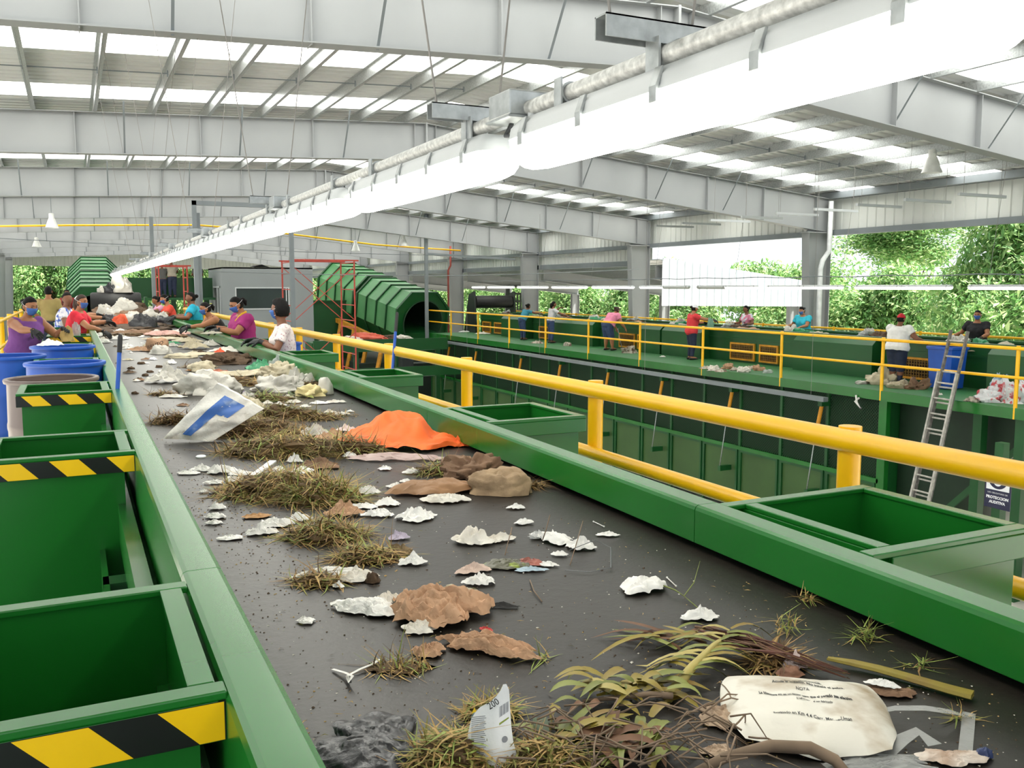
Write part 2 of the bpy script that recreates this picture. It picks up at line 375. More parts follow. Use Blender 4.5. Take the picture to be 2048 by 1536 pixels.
# ---- waterproof tube lamps hanging in a row above the belt
HOUS = mat('lamp_housing', 'c6cacc', .45, 0, .03, 4.0)
DIFF = mat('lamp_diffuser', 'fffdf2', .35, 0, .01, 4.0, emit=6.5)
DIFF_FAR = mat('lamp_diffuser_small', 'fffdf2', .35, 0, .01, 4.0, emit=2.0)
DIFF_OFF = mat('lamp_diffuser_unlit', 'c9cbc8', .4, 0, .03, 4.0)
CABLE = mat('black_cable', '35383a', .5)
WIRE = mat('steel_wire', '8d8a86', .5, .3)
def lamp(x, y0, ln, zb, lab, grp, detail=True, diff=DIFF, clips=5):
    t = thing('tube_lamp', (x, y0+ln/2, zb), lab, 'lamp', grp)
    wd, hh, hd = .066, .047, .066       # half width, housing height, diffuser height
    zm = zb + hd
    def ring(y, s, up):
        a = [V((x+wd*s, y, zm)), V((x+wd*s*.93, y, zm+hh*.55*s)), V((x+wd*s*.6, y, zm+hh*s)), V((x-wd*s*.6, y, zm+hh*s)), V((x-wd*s*.93, y, zm+hh*.55*s)), V((x-wd*s, y, zm))]
        if up: return a
        return [V((x + wd*.97*s*math.cos(PI*k/8), y, zm - .002 - hd*s*math.sin(PI*k/8)**.7)) for k in range(9)]
    for nm, up, mt in (('housing', True, HOUS), ('diffuser', False, diff)):
        ys = [(0, .55), (.012, .8), (.035, .96), (.07, 1), (ln-.07, 1), (ln-.035, .96), (ln-.012, .8), (ln, .55)]
        MB().loft([ring(y0+yy, s, up) for yy, s in ys]).build(nm, mt, t, .8)
    for k in range(clips):
        yc = y0 + .11 + (ln-.22)*k/(clips-1)
        for s in (-1, 1):
            m = MB(); xx = x + s*wd
            m.prism([(xx+s*.003, zm-.022), (xx+s*.008, zm-.022), (xx+s*.008, zm+.006), (xx-s*.004, zm+.04), (xx-s*.010, zm+.04), (xx+s*.002, zm+.004)], 'y', yc-.011, yc+.011)
            if detail: m.build('clip', GALV, t, bevel=.001)
            elif s < 0: m.build('clip', GALV, t)
    return t
PIPEZ = 2.083
NL = 19
for i in range(NL):
    y0 = .715 + 1.388*i
    lab = ('big bright tube lamp filling the top right corner of the photo' if i == 0 else 'lit tube lamp above the belt, %s in the hanging row from the camera' % ORD[i])
    t = lamp(1.0, y0, 1.265, 1.937, lab, 'lit lamps above the near belt', i < 4)
    for dy in (.2, 1.06):                     # hangers up to the pipe
        m = MB(); y = y0+dy
        m.lathe([(.019, -.012), (.024, -.012), (.024, .012), (.019, .012)], (1.0, y, PIPEZ), 14, axis=(0, 1, 0), cap=False)
        m.box(.972, .976, y-.016, y+.016, PIPEZ-.05, PIPEZ+.03).box(1.024, 1.028, y-.016, y+.016, PIPEZ-.05, PIPEZ+.03).box(.972, 1.028, y-.014, y+.014, PIPEZ-.038, PIPEZ-.033)
        m.tube([(.966, y, PIPEZ-.042), (1.036, y, PIPEZ-.042)], .006, 6); m.tube([(1.0, y, PIPEZ-.035), (1.0, y, 2.045)], .004, 6)
        m.build('hanger', GALV, t)
    MB().lathe([(.006, 0), (.017, 0), (.017, .02), (.013, .022), (.013, .034), (.008, .036)], (1.0, y0+1.225, 2.04), 10, axis=(0, .2, 1)).build('cable_gland', HOUS, t, .6)
tag(MB().tube([(1.0, .3, PIPEZ), (1.0, 26.6, PIPEZ)], .0185, 14).build('conduit_pipe', mat('galvanised_pipe', 'c2c3c0', .45, .3, .3, 60.0, .1), None, .8), 'long galvanised pipe the row of tube lamps hangs from', 'pipe')
for k in range(9):
    y = 2.02 + 2.776*k
    t = thing('junction_box', (1.0, y, PIPEZ-.02), 'galvanised junction box on the lamp pipe, %s from the camera' % ORD[k], 'junction box', 'junction boxes on the lamp pipe')
    MB().box(.945, 1.055, y-.06, y+.06, PIPEZ-.018, PIPEZ+.042).build('box', GALV, t, bevel=.004)
    MB().box(.94, 1.06, y-.066, y+.066, PIPEZ-.024, PIPEZ-.0185).build('cover_plate', GALV, t)
    MB().tube([(1.0, y+.02, PIPEZ-.024), (1.005, y+.05, PIPEZ-.06), (1.0, y-.06+.15, 2.065), (1.0, y-.0+.06, 2.06)] if 0 else [(.99, y+.02, PIPEZ-.024), (.985, y+.045, PIPEZ-.05), (.99, y-.02, PIPEZ-.062), (1.0, y-.075, PIPEZ-.03)], .006, 6).build('cable', CABLE, t, True)
for k in range(7):                            # strut channels across the pipe, each hung from the roof on two wires
    y = (1.43, 2.29, 5.0, 7.9, 10.7, 13.6, 16.4)[k]
    t = thing('strut_hanger', (1.0, y, PIPEZ+.02), 'galvanised strut channel across the lamp pipe hung on wires, %s from the camera' % ORD[k], 'pipe hanger', 'strut hangers of the lamp pipe')
    MB().box(.87, 1.09, y-.02, y-.0165, PIPEZ+.02, PIPEZ+.06).box(.87, 1.09, y+.0165, y+.02, PIPEZ+.02, PIPEZ+.06).box(.87, 1.09, y-.02, y+.02, PIPEZ+.057, PIPEZ+.06).build('channel', GALV, t)
    for s in (-1, 1):
        MB().tube([(.98+s*.09, y, PIPEZ+.06), (.98+s*.5, y+.1, ztop(1.0)+.02)], .0028, 5).build('wire', WIRE, t)
    m = MB().box(.975, .98, y-.03, y+.012, PIPEZ-.06, PIPEZ+.03).box(1.02, 1.025, y-.03, y+.012, PIPEZ-.06, PIPEZ+.03).tube([(.965, y-.01, PIPEZ-.045), (1.035, y-.01, PIPEZ-.045)], .007, 8)
    m.build('clamp', GALV, t)
# ---- open-topped drums
def drum(x, y, r, h, matl, lab, grp=None, dark=None):
    t = thing('drum', (x, y, 0), lab, 'drum', grp)
    pr_ = [(0, .0), (r*.93, .0), (r*.985, .03), (r*.985, h*.3), (r*1.0, h*.32), (r*1.0, h*.35), (r*.985, h*.37), (r*.985, h*.63), (r, h*.65), (r, h*.68), (r*.985, h*.70), (r*.97, h*.93), (r*.965, h-.012)]
    inner = [(r*.94, h-.012), (r*.945, h*.9), (r*.955, .05), (0, .04)]
    MB().lathe(pr_+inner, (x, y, 0), 36).build('body', matl, t, .7)
    MB().lathe([(r*.95, h-.02), (r*1.03, h-.028), (r*1.045, h-.012), (r*1.03, h), (r*.95, h), (r*.935, h-.01), (r*.95, h-.02)], (x, y, 0), 36).build('rim', matl, t, .7)
    return t
MILK = mat('clouded_plastic', '73635d', .35, 0, .08, 5.0, spec=.5)
drum(-.165, 7.27, .30, 1.01, MILK, 'cloudy grey-brown plastic drum just behind the third left chute')
drum(-.085, 8.36, .30, 1.04, BLUEP, 'blue plastic drum touching the left rail, behind the cloudy grey drum')
drum(-.57, 9.55, .31, 1.03, BLUEP, 'blue plastic drum cut off by the left edge of the photo')
drum(-.12, 10.5, .30, 1.05, BLUEP, 'blue plastic drum the woman in purple drops a white paper into')
drum(2.33, 10.15, .29, .90, BLUEP, 'blue plastic drum right beside the woman in the flowered shirt')
drum(2.42, 11.6+.45, .29, .93, BLUEP, 'blue plastic drum half hidden behind the one beside the flowered shirt')
# ---- broom sticks
def stick(name, p, q, lab, tip=.12):
    p, q = V(p), V(q); d = (q-p).normalized(); t = thing(name, p, lab, 'broom stick')
    MB().tube([p, q-d*tip], .0135, 12).build('shaft', BLUEP, t, .9)
    MB().tube([q-d*tip, q-d*.02, q], [.0155, .0155, .011], 12).build('grip', RUBBER_K, t, .9)
stick('broom_stick', (.135, 6.20, .02), (.268, 6.44, 1.35), 'blue broom stick with black grip leaning beside the left rail')
stick('broom_stick', (2.42, 7.6, .02), (2.76, 8.18, 1.42), 'blue broom stick with black grip leaning on the right yellow guardrail', .2)
# ---- grey gantry over the belt and other hung profiles
def gantry(name, lab, bars, w_=.09, cat='steel gantry'):
    a = V(bars[0][0]); t = thing(name, a, lab, cat)
    for i, (p, q) in enumerate(bars): MB().bar(p, q, w_, w_).build('post' if abs(V(p).z-V(q).z) > .5 else 'beam', STEEL_DK, t)
gantry('gantry', 'grey square-tube gantry standing over the belt by the woman in turquoise', [((2.35, 20, 0), (2.35, 20, 3.45)), ((4.35, 20, GZ), (4.35, 20, 3.45)), ((2.3, 20, 3.4), (4.4, 20, 3.4)), ((2.42, 20.05, .9), (2.42, 20.05, 3.2))])
gantry('steel_post', 'thin grey post standing behind the drum end of the belt', [((2.05, 27.2, 0), (2.05, 27.2, 3.6))], .1, 'post')
# ================================================================ second sorting line on the right
PX = 15.1; DZ = -.5
p2y = [10.45 + 2.985*i for i in range(11)]
plat = thing('raised_platform', (17, 24, GZ), 'raised green steel platform of the second sorting line', 'platform')
MB().box(PX-.02, 20.0, 3, 39.9, DZ-.06, DZ).build('deck', DECKG, plat)
MB().box(PX-.03, PX, 3, 39.9, DZ-.2, DZ+.004).build('edge_beam', GREEN, plat)
for y in (4.2, 7.4, 10.45, 11.3, 13.45): 
    for x in (15.35, 19.6):
        MB().box(x-.09, x+.09, y-.09, y+.09, GZ, DZ-.06).build('leg', GREEN_DK, plat)
for y in ():
    MB().bar((15.35, y, DZ-.9), (15.35, y-.8, DZ-.08), .1, .1).build('brace', GREEN_DK, plat); MB().bar((15.35, y, DZ-.9), (15.35, y+.8, DZ-.08), .1, .1).build('brace', GREEN_DK, plat)
guardrail('guardrail', PX, [4.5, 7.47] + p2y, DZ-.2, .57, .05, .035, .032, .028, 'yellow guardrail along the near edge of the second platform', -.02)
guardrail('guardrail', 19.8, [4.5+2.985*i for i in range(13)], DZ-.1, .47, -.05, .035, .03, .026, 'yellow guardrail on the far side of the second belt', .02)
# enclosed belt line on the platform
mach = thing('sorting_line', (18, 24, DZ), 'green steel casing of the second sorting belt with recessed bays', 'conveyor')
m = MB(); m.box(17.3, 17.34, 3, 39, DZ, .42).box(18.66, 18.70, 3, 39, DZ, .42); m.build('side_wall', GREEN_DK, mach)
MB().box(17.24, 17.42, 3, 39, .42, .47).box(18.58, 18.76, 3, 39, .42, .47).build('rim', GREEN_DK, mach)
MB().box(17.34, 18.66, 3, 39, .24, .28).build('belt', RUBBER, mach)
MB().box(17.26, 17.3, 3, 39, .16, .2).build('ledge', GREEN_DK, mach)
for y0 in (9.3, 15.4, 18.5+.9, 21.75, 28.1, 31.4):
    pass
for y0, y1 in ((9.6, 12.4), (15.4, 18.0), (21.9, 23.9), (24.0, 25.2), (28.2, 31.2), (33.6, 36.0)):
    MB().prism([(17.3, DZ), (16.95, DZ), (16.95, .28), (17.1, .42), (17.3, .42)], 'y', y0, y1).build('chute_casing', GREEN_DK, mach)
def grate(y0, y1, lab):
    t = thing('grate', (17.28, (y0+y1)/2, DZ+.08), lab, 'grate', 'yellow framed grates')
    z0, z1, x = DZ+.06, .06, 17.27; f = .05
    MB().box(x-.03, x+.02, y0, y1, z0, z0+f).box(x-.03, x+.02, y0, y1, z1-f, z1).box(x-.03, x+.02, y0, y0+f, z0+f, z1-f).box(x-.03, x+.02, y1-f, y1, z0+f, z1-f).build('frame', YEL_OLD, t)
    m = MB(); n = int((y1-y0-2*f)/.07)
    for k in range(n+1): y = y0+f+.0+(y1-y0-2*f)*k/max(1, n); m.box(x-.015, x, y-.012, y+.012, z0+f, z1-f)
    for k in range(6): z = z0+f+(z1-z0-2*f)*(k+.5)/6; m.box(x-.012, x-.003, y0+f, y1-f, z-.01, z+.01)
    m.build('bars', mat('grate_bars', '7a5a24', .7, .2, .2, 8), t)
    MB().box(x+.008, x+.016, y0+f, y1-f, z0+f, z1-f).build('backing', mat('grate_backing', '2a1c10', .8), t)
for a, b, s in ((37.8, 38.7, 'farthest of the row, beside the black roller'), (36.5, 37.4, 'second from the far end of the platform'), (32.1, 33.0, 'behind the woman in the grey-white shirt'), (25.9, 26.9, 'behind the bending woman in pink'), (25.3, 25.75, 'narrow one right of the bending woman in pink'), (19.85, 20.9, 'wide one behind the long heap of scraps'), (18.9, 19.65, 'narrow one right of the long heap of scraps'), (13.9, 14.8, 'behind the legs of the woman in the red cap')):
    grate(a, b, 'yellow framed grate, ' + s)
# mesh wall and panels below the deck
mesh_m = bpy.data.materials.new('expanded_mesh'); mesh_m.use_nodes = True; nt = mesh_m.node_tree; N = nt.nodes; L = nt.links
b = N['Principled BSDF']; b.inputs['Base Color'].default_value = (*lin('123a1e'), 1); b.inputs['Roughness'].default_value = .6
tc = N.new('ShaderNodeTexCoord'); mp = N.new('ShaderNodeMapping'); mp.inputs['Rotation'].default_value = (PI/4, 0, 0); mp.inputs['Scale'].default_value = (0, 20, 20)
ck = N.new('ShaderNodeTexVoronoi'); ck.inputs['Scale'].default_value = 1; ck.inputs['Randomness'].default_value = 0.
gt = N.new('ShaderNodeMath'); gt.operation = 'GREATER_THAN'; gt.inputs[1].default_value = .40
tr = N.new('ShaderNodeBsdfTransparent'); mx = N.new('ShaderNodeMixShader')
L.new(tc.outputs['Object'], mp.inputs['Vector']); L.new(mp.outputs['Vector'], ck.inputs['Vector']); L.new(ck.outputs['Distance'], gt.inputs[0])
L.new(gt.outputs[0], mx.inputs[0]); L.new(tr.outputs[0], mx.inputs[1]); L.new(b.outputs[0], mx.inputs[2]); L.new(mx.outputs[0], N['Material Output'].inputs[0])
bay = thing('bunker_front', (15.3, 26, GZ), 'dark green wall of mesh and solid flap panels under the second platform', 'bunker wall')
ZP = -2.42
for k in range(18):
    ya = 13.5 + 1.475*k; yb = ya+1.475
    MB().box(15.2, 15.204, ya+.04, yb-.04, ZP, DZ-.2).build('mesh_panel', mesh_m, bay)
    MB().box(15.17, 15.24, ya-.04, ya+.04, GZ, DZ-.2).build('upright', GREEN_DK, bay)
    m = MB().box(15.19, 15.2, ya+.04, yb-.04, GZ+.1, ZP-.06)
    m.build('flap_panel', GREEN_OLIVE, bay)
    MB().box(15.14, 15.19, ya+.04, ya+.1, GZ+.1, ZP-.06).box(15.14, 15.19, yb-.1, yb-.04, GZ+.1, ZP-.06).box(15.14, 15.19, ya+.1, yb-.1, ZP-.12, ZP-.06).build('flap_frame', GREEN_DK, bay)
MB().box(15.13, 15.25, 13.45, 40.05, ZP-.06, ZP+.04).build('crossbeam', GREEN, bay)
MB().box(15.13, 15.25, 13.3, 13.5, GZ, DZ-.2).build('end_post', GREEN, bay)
MB().box(19.3, 19.4, 13.4, 40, GZ, DZ-.1).box(15.3, 19.3, 39.9, 39.98, GZ, DZ-.1).build('interior_shade_panel', mat('bunker_interior_shade', '16301c', .8), bay)  # dark panels added against daylight, interior shade put into their colour
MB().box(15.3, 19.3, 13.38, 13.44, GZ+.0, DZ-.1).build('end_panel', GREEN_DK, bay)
# hydraulic flap cylinders
def cylinder(y, first):
    t = thing('hydraulic_cylinder', (15.0, y, -2.4), 'yellow flap cylinder on the bunker wall, %s from the right' % ORD[first], 'hydraulic cylinder', 'cylinders on the bunker wall')
    a = V((15.02, y-.08, -.95)); bb = V((14.9, y+.0, -1.85)); c_ = V((14.8, y+.08, -2.95))
    MB().tube([a, bb], .045, 10).build('barrel', YEL_OLD, t, .8); MB().tube([bb, c_], .014, 8).build('rod', GALV, t, True)
    MB().box(14.78, 15.14, y+.03, y+.13, -3.05, -2.92).build('bracket', GREEN_DK, t)
    MB().box(14.95, 15.17, y-.14, y-.02, -1.0, -.88).build('pivot', GREEN_DK, t)
for k, y in enumerate((15.07, 18.14, 21.17, 24.06, 27.17, 30.2, 34.4, 37.4)): cylinder(y, k)
# trash behind the mesh
rnd = random.Random(5)
# loading hopper under the right end, on legs
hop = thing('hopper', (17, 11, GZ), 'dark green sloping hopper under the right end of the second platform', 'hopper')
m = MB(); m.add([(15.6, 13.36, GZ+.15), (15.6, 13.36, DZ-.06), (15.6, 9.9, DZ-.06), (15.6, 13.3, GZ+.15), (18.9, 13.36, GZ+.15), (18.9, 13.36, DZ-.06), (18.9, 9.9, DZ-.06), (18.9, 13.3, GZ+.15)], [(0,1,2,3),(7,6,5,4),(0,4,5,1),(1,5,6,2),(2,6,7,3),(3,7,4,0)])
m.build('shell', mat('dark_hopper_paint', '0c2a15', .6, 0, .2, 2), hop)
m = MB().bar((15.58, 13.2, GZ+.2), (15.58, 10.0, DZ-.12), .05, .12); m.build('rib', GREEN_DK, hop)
cart = thing('cart', (21.6, 16.5, GZ), 'small dark cart on castors standing on the ground beyond the hopper', 'cart')
MB().box(21.0, 22.4, 16.2, 16.9, GZ+.62, GZ+.7).build('frame', mat('cart_paint', '33282c', .6), cart)
for x, y in ((21.1, 16.25), (22.3, 16.25), (21.1, 16.85), (22.3, 16.85)):
    l = MB().box(x-.035, x+.035, y-.035, y+.035, GZ+.16, GZ+.62).build('leg', MATS['cart_paint'], cart)
    MB().lathe([(0, -.02), (.07, -.02), (.075, 0), (.07, .02), (0, .02)], (x, y, GZ+.075), 14, axis=(1, 0, 0)).build('castor', RUBBER_K, l, .7)
# safety sign on its post
sg = thing('safety_sign', (14.2, 10.1, GZ), 'white and navy hearing-protection sign on a green post', 'sign')
NAVY = mat('sign_navy', '1c1f42', .4); SWH = mat('sign_white', 'eceef2', .4)
MB().box(14.18, 14.34, 9.98, 10.14, GZ, -1.0).build('post', GREEN_DK, sg)
sx = 14.15; cy, cz = 10.02, -1.72
bd = MB().box(sx, sx+.02, cy-.24, cy+.24, cz-.42, cz+.34).build('board', NAVY, sg)
m = MB().box(sx-.003, sx-.0005, cy-.215, cy+.215, cz-.10, cz+.315); m.build('panel', SWH, bd)
def disc(c, r, th, n=28): return MB().lathe([(0, 0), (r, 0), (r, th), (0, th)], c, n, axis=(-1, 0, 0))
zc = cz+.107
disc((sx-.003, cy, zc), .185, .002).build('ring', NAVY, bd); disc((sx-.005, cy, zc), .15, .002).build('disc', NAVY, bd)
m = MB(); m.add([(sx-.0085, cy+.098*math.cos(2*PI*k/24), zc-.005+(.13 if math.sin(2*PI*k/24) < 0 else .11)*math.sin(2*PI*k/24)) for k in range(24)], [tuple(range(24))])
for s in (-1, 1): m.add([(sx-.009, cy+s*.112+.03*math.cos(2*PI*k/12), zc+.0+.045*math.sin(2*PI*k/12)) for k in range(12)], [tuple(range(12))])
m.build('head', SWH, bd)
m = MB()
for s in (-1, 1): m.add([(sx-.011, cy+s*.045+.035*math.cos(2*PI*k/12), zc+.005+.028*math.sin(2*PI*k/12)) for k in range(12)], [tuple(range(12))])
m.add([(sx-.011, cy-.09, zc+.022), (sx-.011, cy+.09, zc+.022), (sx-.011, cy+.09, zc+.032), (sx-.011, cy-.09, zc+.032)], [(0, 1, 2, 3)]); m.build('goggles', NAVY, bd)
def text_mesh(s, size, M, mtl, name, parent, warp=None, bold=.0, align='CENTER'):
    cu = bpy.data.curves.new(name, 'FONT'); cu.body = s; cu.size = size; cu.align_x = align; cu.align_y = 'CENTER'; cu.offset = bold; cu.resolution_u = 2
    tmp = bpy.data.objects.new('tmp', cu); C.objects.link(tmp); bpy.context.view_layer.update()
    me = bpy.data.meshes.new_from_object(tmp.evaluated_get(bpy.context.evaluated_depsgraph_get())); bpy.data.objects.remove(tmp); bpy.data.curves.remove(cu)
    mb = MB(); mb.add([warp(p.co) if warp else M @ p.co for p in me.vertices], [tuple(p.vertices) for p in me.polygons])
    bpy.data.meshes.remove(me); return mb.build(name, mtl, parent)
Msign = lambda z: Matrix(((0, 0, -1, sx-.002), (-1, 0, 0, cy), (0, 1, 0, z), (0, 0, 0, 1)))
text_mesh('USO OBLIGATORIO DE', .036, Msign(cz-.155), SWH, 'lettering', bd); text_mesh('PROTECCION', .066, Msign(cz-.235), SWH, 'lettering', bd, bold=.003); text_mesh('AUDITIVA', .066, Msign(cz-.315), SWH, 'lettering', bd, bold=.003)
# aluminium extension ladder leaning on the guardrail
lad = thing('ladder', (14.2, 12.3, GZ), 'worn aluminium extension ladder leaning on the guardrail of the second platform', 'ladder')
pa, pb = V((13.87, 11.72, GZ)), V((15.0, 11.63, .85)); dirn = (pb-pa).normalized(); sd = V((0, 1, 0))
sd = (sd - dirn*sd.dot(dirn)).normalized(); nrm = dirn.cross(sd)
if nrm.x < 0: nrm = -nrm
for k, (off, f0, f1, mt_) in enumerate(((0, 0, .84, ALU), (.06, .34, 1.0, mat('paint_stained_ladder', '6d6a66', .6, .1, .5, 14.0)))):
    wd = .20 if k == 0 else .18; ln = (pb-pa).length
    for s in (-1, 1):
        MB().bar(pa+dirn*ln*f0+sd*s*wd+nrm*off, pa+dirn*ln*f1+sd*s*wd+nrm*off, .035, .06, nrm).build('side_rail', mt_, lad)
    n = int(ln*(f1-f0)/.3)
    for j in range(n):
        c_ = pa+dirn*(ln*f0+.15+.3*j)+nrm*off; MB().tube([c_-sd*wd, c_+sd*wd], .018, 8).build('rung', ALU, lad)
# hung cable tray and post along the front of the platform
ct = thing('cable_tray', (14.9, 27, -.9), 'long grey steel tray hung along the edge of the second platform', 'cable tray')
MB().bar((14.88, 14.75, -.82), (14.88, 39.8, -.78), .1, .14, (1, 0, 0)).build('tray', STEEL_DK, ct)
MB().bar((14.88, 39.8, -.85), (14.88, 39.8, 5.0), .14, .14).build('post', STEEL_DK, ct)
MB().bar((14.88, 39.8, 3.2), (19.5, 39.8, 3.0), .1, .1).build('arm', STEEL_DK, ct)
for k in range(12):
    MB().tube([(14.88, 15.2+2.2*k, -.75), (14.88+.02*(k%3), 15.2+2.2*k, 4.2)], .006, 4).build('hanging_wire', WIRE, ct) if k % 3 == 0 else None
    MB().box(14.815, 14.825, 15.2+2.1*k, 15.24+2.1*k, -.83, -.79).build('bolt', HOUS, ct)
# tube lamps over the second belt, cable above them
def lamp2(i, y, lit):
    t = lamp(17.95, y, 1.45, 1.60, ('lit' if lit else 'unlit grey') + ' tube lamp above the second belt, %s from the right' % ORD[i], 'lamps above the second belt', False, DIFF_FAR if lit else DIFF_OFF, 2)
    for q in (.25, 1.2): MB().tube([(17.95, y+q, 1.70), (17.95, y+q, 1.94)], .006, 4).build('hanging_rod', WIRE, t)
for i, y in enumerate([9.0 + 1.62*k + (.25 if k % 2 else 0) for k in range(20)]): lamp2(i, y, i not in (8, 9))
cb2 = tag(MB().tube([(17.95, 8+.5*k, 1.93+.015*math.sin(k*1.3)) for k in range(66)], .014, 6).build('cable', STEEL_DK), 'dark cable strung above the lamps of the second belt', 'cable')
for k in range(8): MB().tube([(17.95, 9+4.2*k, 1.93), (pr[9], 9+4.2*k, ztop(pr[9]))], .006, 4).build('suspension_wire', WIRE, cb2)
# unlit battens hung under the right eave
for i, y in enumerate([12.5 + 1.3*k for k in range(9)]):
    t = thing('light_batten', (17, y, 3.5), 'thin white batten hung crosswise under the right eave, %s from the right' % ORD[i], 'lamp batten', 'battens under the right eave')
    MB().box(15.95, 17.35, y-.03, y+.03, 3.47, 3.53).build('batten', HOUS, t)
    for x in (pr[7], pr[8]): MB().tube([(x, y, 3.53), (x, y, ztop(x))], .005, 4).build('wire', WIRE, t)
# black discharge roller and forklift mast at the far end of the second line
rl = thing('black_roller', (17.9, 39.5, DZ), 'black roller with side plate at the far end of the second line', 'roller')
MB().lathe([(0, -.95), (.28, -.95), (.3, -.9), (.3, .9), (.28, .95), (0, .95)], (18.2, 39.6, .95), 20, axis=(1, 0, 0)).build('drum', RUBBER_K, rl, .7)
MB().prism([(39.2, DZ), (40.6, DZ), (40.0, 1.3), (39.4, 1.45)], 'x', 17.1, 17.2).build('side_plate', mat('dark_steel', '1d2622', .5), rl)
MB().prism([(39.2, DZ), (40.6, DZ), (40.0, 1.3), (39.4, 1.45)], 'x', 19.2, 19.3).build('side_plate', MATS['dark_steel'], rl)
fk = thing('forklift', (24, 47, GZ), 'dark forklift mast behind the woman in turquoise at the far end', 'forklift')
p_ = onx(1032, 640, 24)
fy = p_.y; DK = MATS['dark_steel']
for dx in (-.55, .55): MB().box(24+dx-.09, 24+dx+.09, fy-.1, fy+.1, GZ, 1.75).build('mast_rail', DK, fk)
for z in (-2.6, .2, .75, 1.2, 1.65): MB().box(23.5, 24.5, fy-.06, fy+.06, z, z+.12).build('crossbar', DK, fk)
for dx in (-.3, -.1, .1, .3): MB().box(24+dx-.03, 24+dx+.03, fy-.05, fy+.05, .2, 1.2).build('backrest_bar', DK, fk)
MB().box(23.3, 24.7, fy+.2, fy+2.4, GZ+.5, -1.6).build('chassis', mat('forklift_body', '2a3a5c', .5), fk, bevel=.1)
for dx in (-.7, .7):
    for dy in (.5, 2.0): MB().lathe([(0, -.12), (.36, -.12), (.4, 0), (.36, .12), (0, .12)], (24+dx, fy+dy, GZ+.4), 18, axis=(1, 0, 0)).build('wheel', RUBBER_K, fk, .7)
# ================================================================ background machinery

DARKIN = mat('drum_interior_shade', '0b140d', .8)
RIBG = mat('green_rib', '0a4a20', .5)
TOPG = mat('green_trommel_sheen_dust', '5a9a64', .4, 0, .15, 1.0)  # paler green: skylight sheen and dust put into the hood colour
def trommel(A, B, lab, mods, yellow, SC=1.):
    A, B = V(A), V(B); ax = (B-A); L_ = ax.length; ax.normalize(); s = ax.cross(V((0, 0, 1))).normalized(); u = s.cross(ax).normalized()
    t = thing('trommel_screen', (A.x, A.y, GZ), lab, 'trommel')
    P = lambda a, x, z: A + ax*a + (s*x + u*z)*SC
    top = [(-1.13, -.5), (-1.13, .45), (-.55, 1.06), (.55, 1.06), (1.13, .45), (1.13, -.5)]
    for a, b, n in mods:
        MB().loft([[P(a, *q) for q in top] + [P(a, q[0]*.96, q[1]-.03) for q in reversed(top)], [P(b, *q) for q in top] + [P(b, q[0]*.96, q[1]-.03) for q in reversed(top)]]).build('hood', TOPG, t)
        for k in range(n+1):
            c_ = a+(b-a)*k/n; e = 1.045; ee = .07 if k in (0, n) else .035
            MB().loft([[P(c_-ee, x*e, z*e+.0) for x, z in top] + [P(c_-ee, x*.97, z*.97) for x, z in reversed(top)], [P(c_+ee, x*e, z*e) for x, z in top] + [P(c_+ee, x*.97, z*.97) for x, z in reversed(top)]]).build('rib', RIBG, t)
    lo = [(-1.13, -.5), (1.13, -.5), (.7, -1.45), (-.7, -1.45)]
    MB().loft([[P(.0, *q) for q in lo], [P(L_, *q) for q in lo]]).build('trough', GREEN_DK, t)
    for k in range(7):
        a = .3+(L_-.6)*k/6
        for sg_ in (-1, 1): MB().bar(P(a, sg_*1.15, -.5), P(a, sg_*.73, -1.43), .08, .05).build('trough_rib', RIBG, t)
    n = 32; oc = []
    for k in range(n):
        an = 2*PI*k/n; c_, si = math.cos(an), math.sin(an)
        r = min(1.13/max(abs(c_), 1e-6), 1.06/max(abs(si), 1e-6), 1.58/(abs(c_)+abs(si)) if si > 0 else 9); oc.append((c_*r, si*r))
    m = MB(); vs = [P(-.02, *q) for q in oc] + [P(-.02, .86*math.cos(2*PI*k/n), .86*math.sin(2*PI*k/n)-.08) for k in range(n)]
    m.add(vs, [(k, (k+1) % n, n+(k+1) % n, n+k) for k in range(n)]); m.build('front_plate', GREEN_DK, t)
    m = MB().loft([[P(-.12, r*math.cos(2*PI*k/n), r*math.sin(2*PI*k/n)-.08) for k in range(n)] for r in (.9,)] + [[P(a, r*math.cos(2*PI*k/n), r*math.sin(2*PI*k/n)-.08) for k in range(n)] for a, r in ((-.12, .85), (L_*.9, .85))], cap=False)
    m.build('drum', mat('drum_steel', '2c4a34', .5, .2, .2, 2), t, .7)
    MB().loft([[P(L_*.5, .84*math.cos(2*PI*k/n), .84*math.sin(2*PI*k/n)-.08) for k in range(n)], [P(L_*.5+.02, .84*math.cos(2*PI*k/n), .84*math.sin(2*PI*k/n)-.08) for k in range(n)]]).build('drum_shade_disc', DARKIN, t)  # near-black disc standing in for the shade inside the drum
    for a in (.6, L_*.5, L_-.6):
        for sg_ in (-1, 1):
            p = P(a, sg_*.75, -1.4); MB().box(p.x-.1, p.x+.1, p.y-.1, p.y+.1, GZ, p.z).build('leg', GREEN_DK, t)
    if yellow:
        MB().box(12.2, 16.6, 41.8, 50, GZ, -2.0).build('under_shade_block', mat('under_trommel_shade', '15251a', .8), t)  # dark block added in place of the shade below the trommel
        a0, a1 = P(-.2, -1.5, -.85), P(L_+.2, -1.5, -.85)
        MB().bar(a0, a1, .2, .22).build('yellow_beam', YEL_OLD, t)
        for k in range(6):
            p = a0.lerp(a1, (k+.35)/6.2); q = p + V((-.9, -.9, 0)); q.z = max(GZ, p.z-2.6-.25*k); MB().bar(p, q, .16, .14).build('yellow_leg', YEL_OLD, t)
    return t
trommel((15.2, 41.3, .05), (13.45, 49.6, 1.66), 'big green eight-sided trommel screen with its dark round mouth towards the camera', [(0, 4.0, 4), (4.4, 8.45, 4)], True, 1.26)
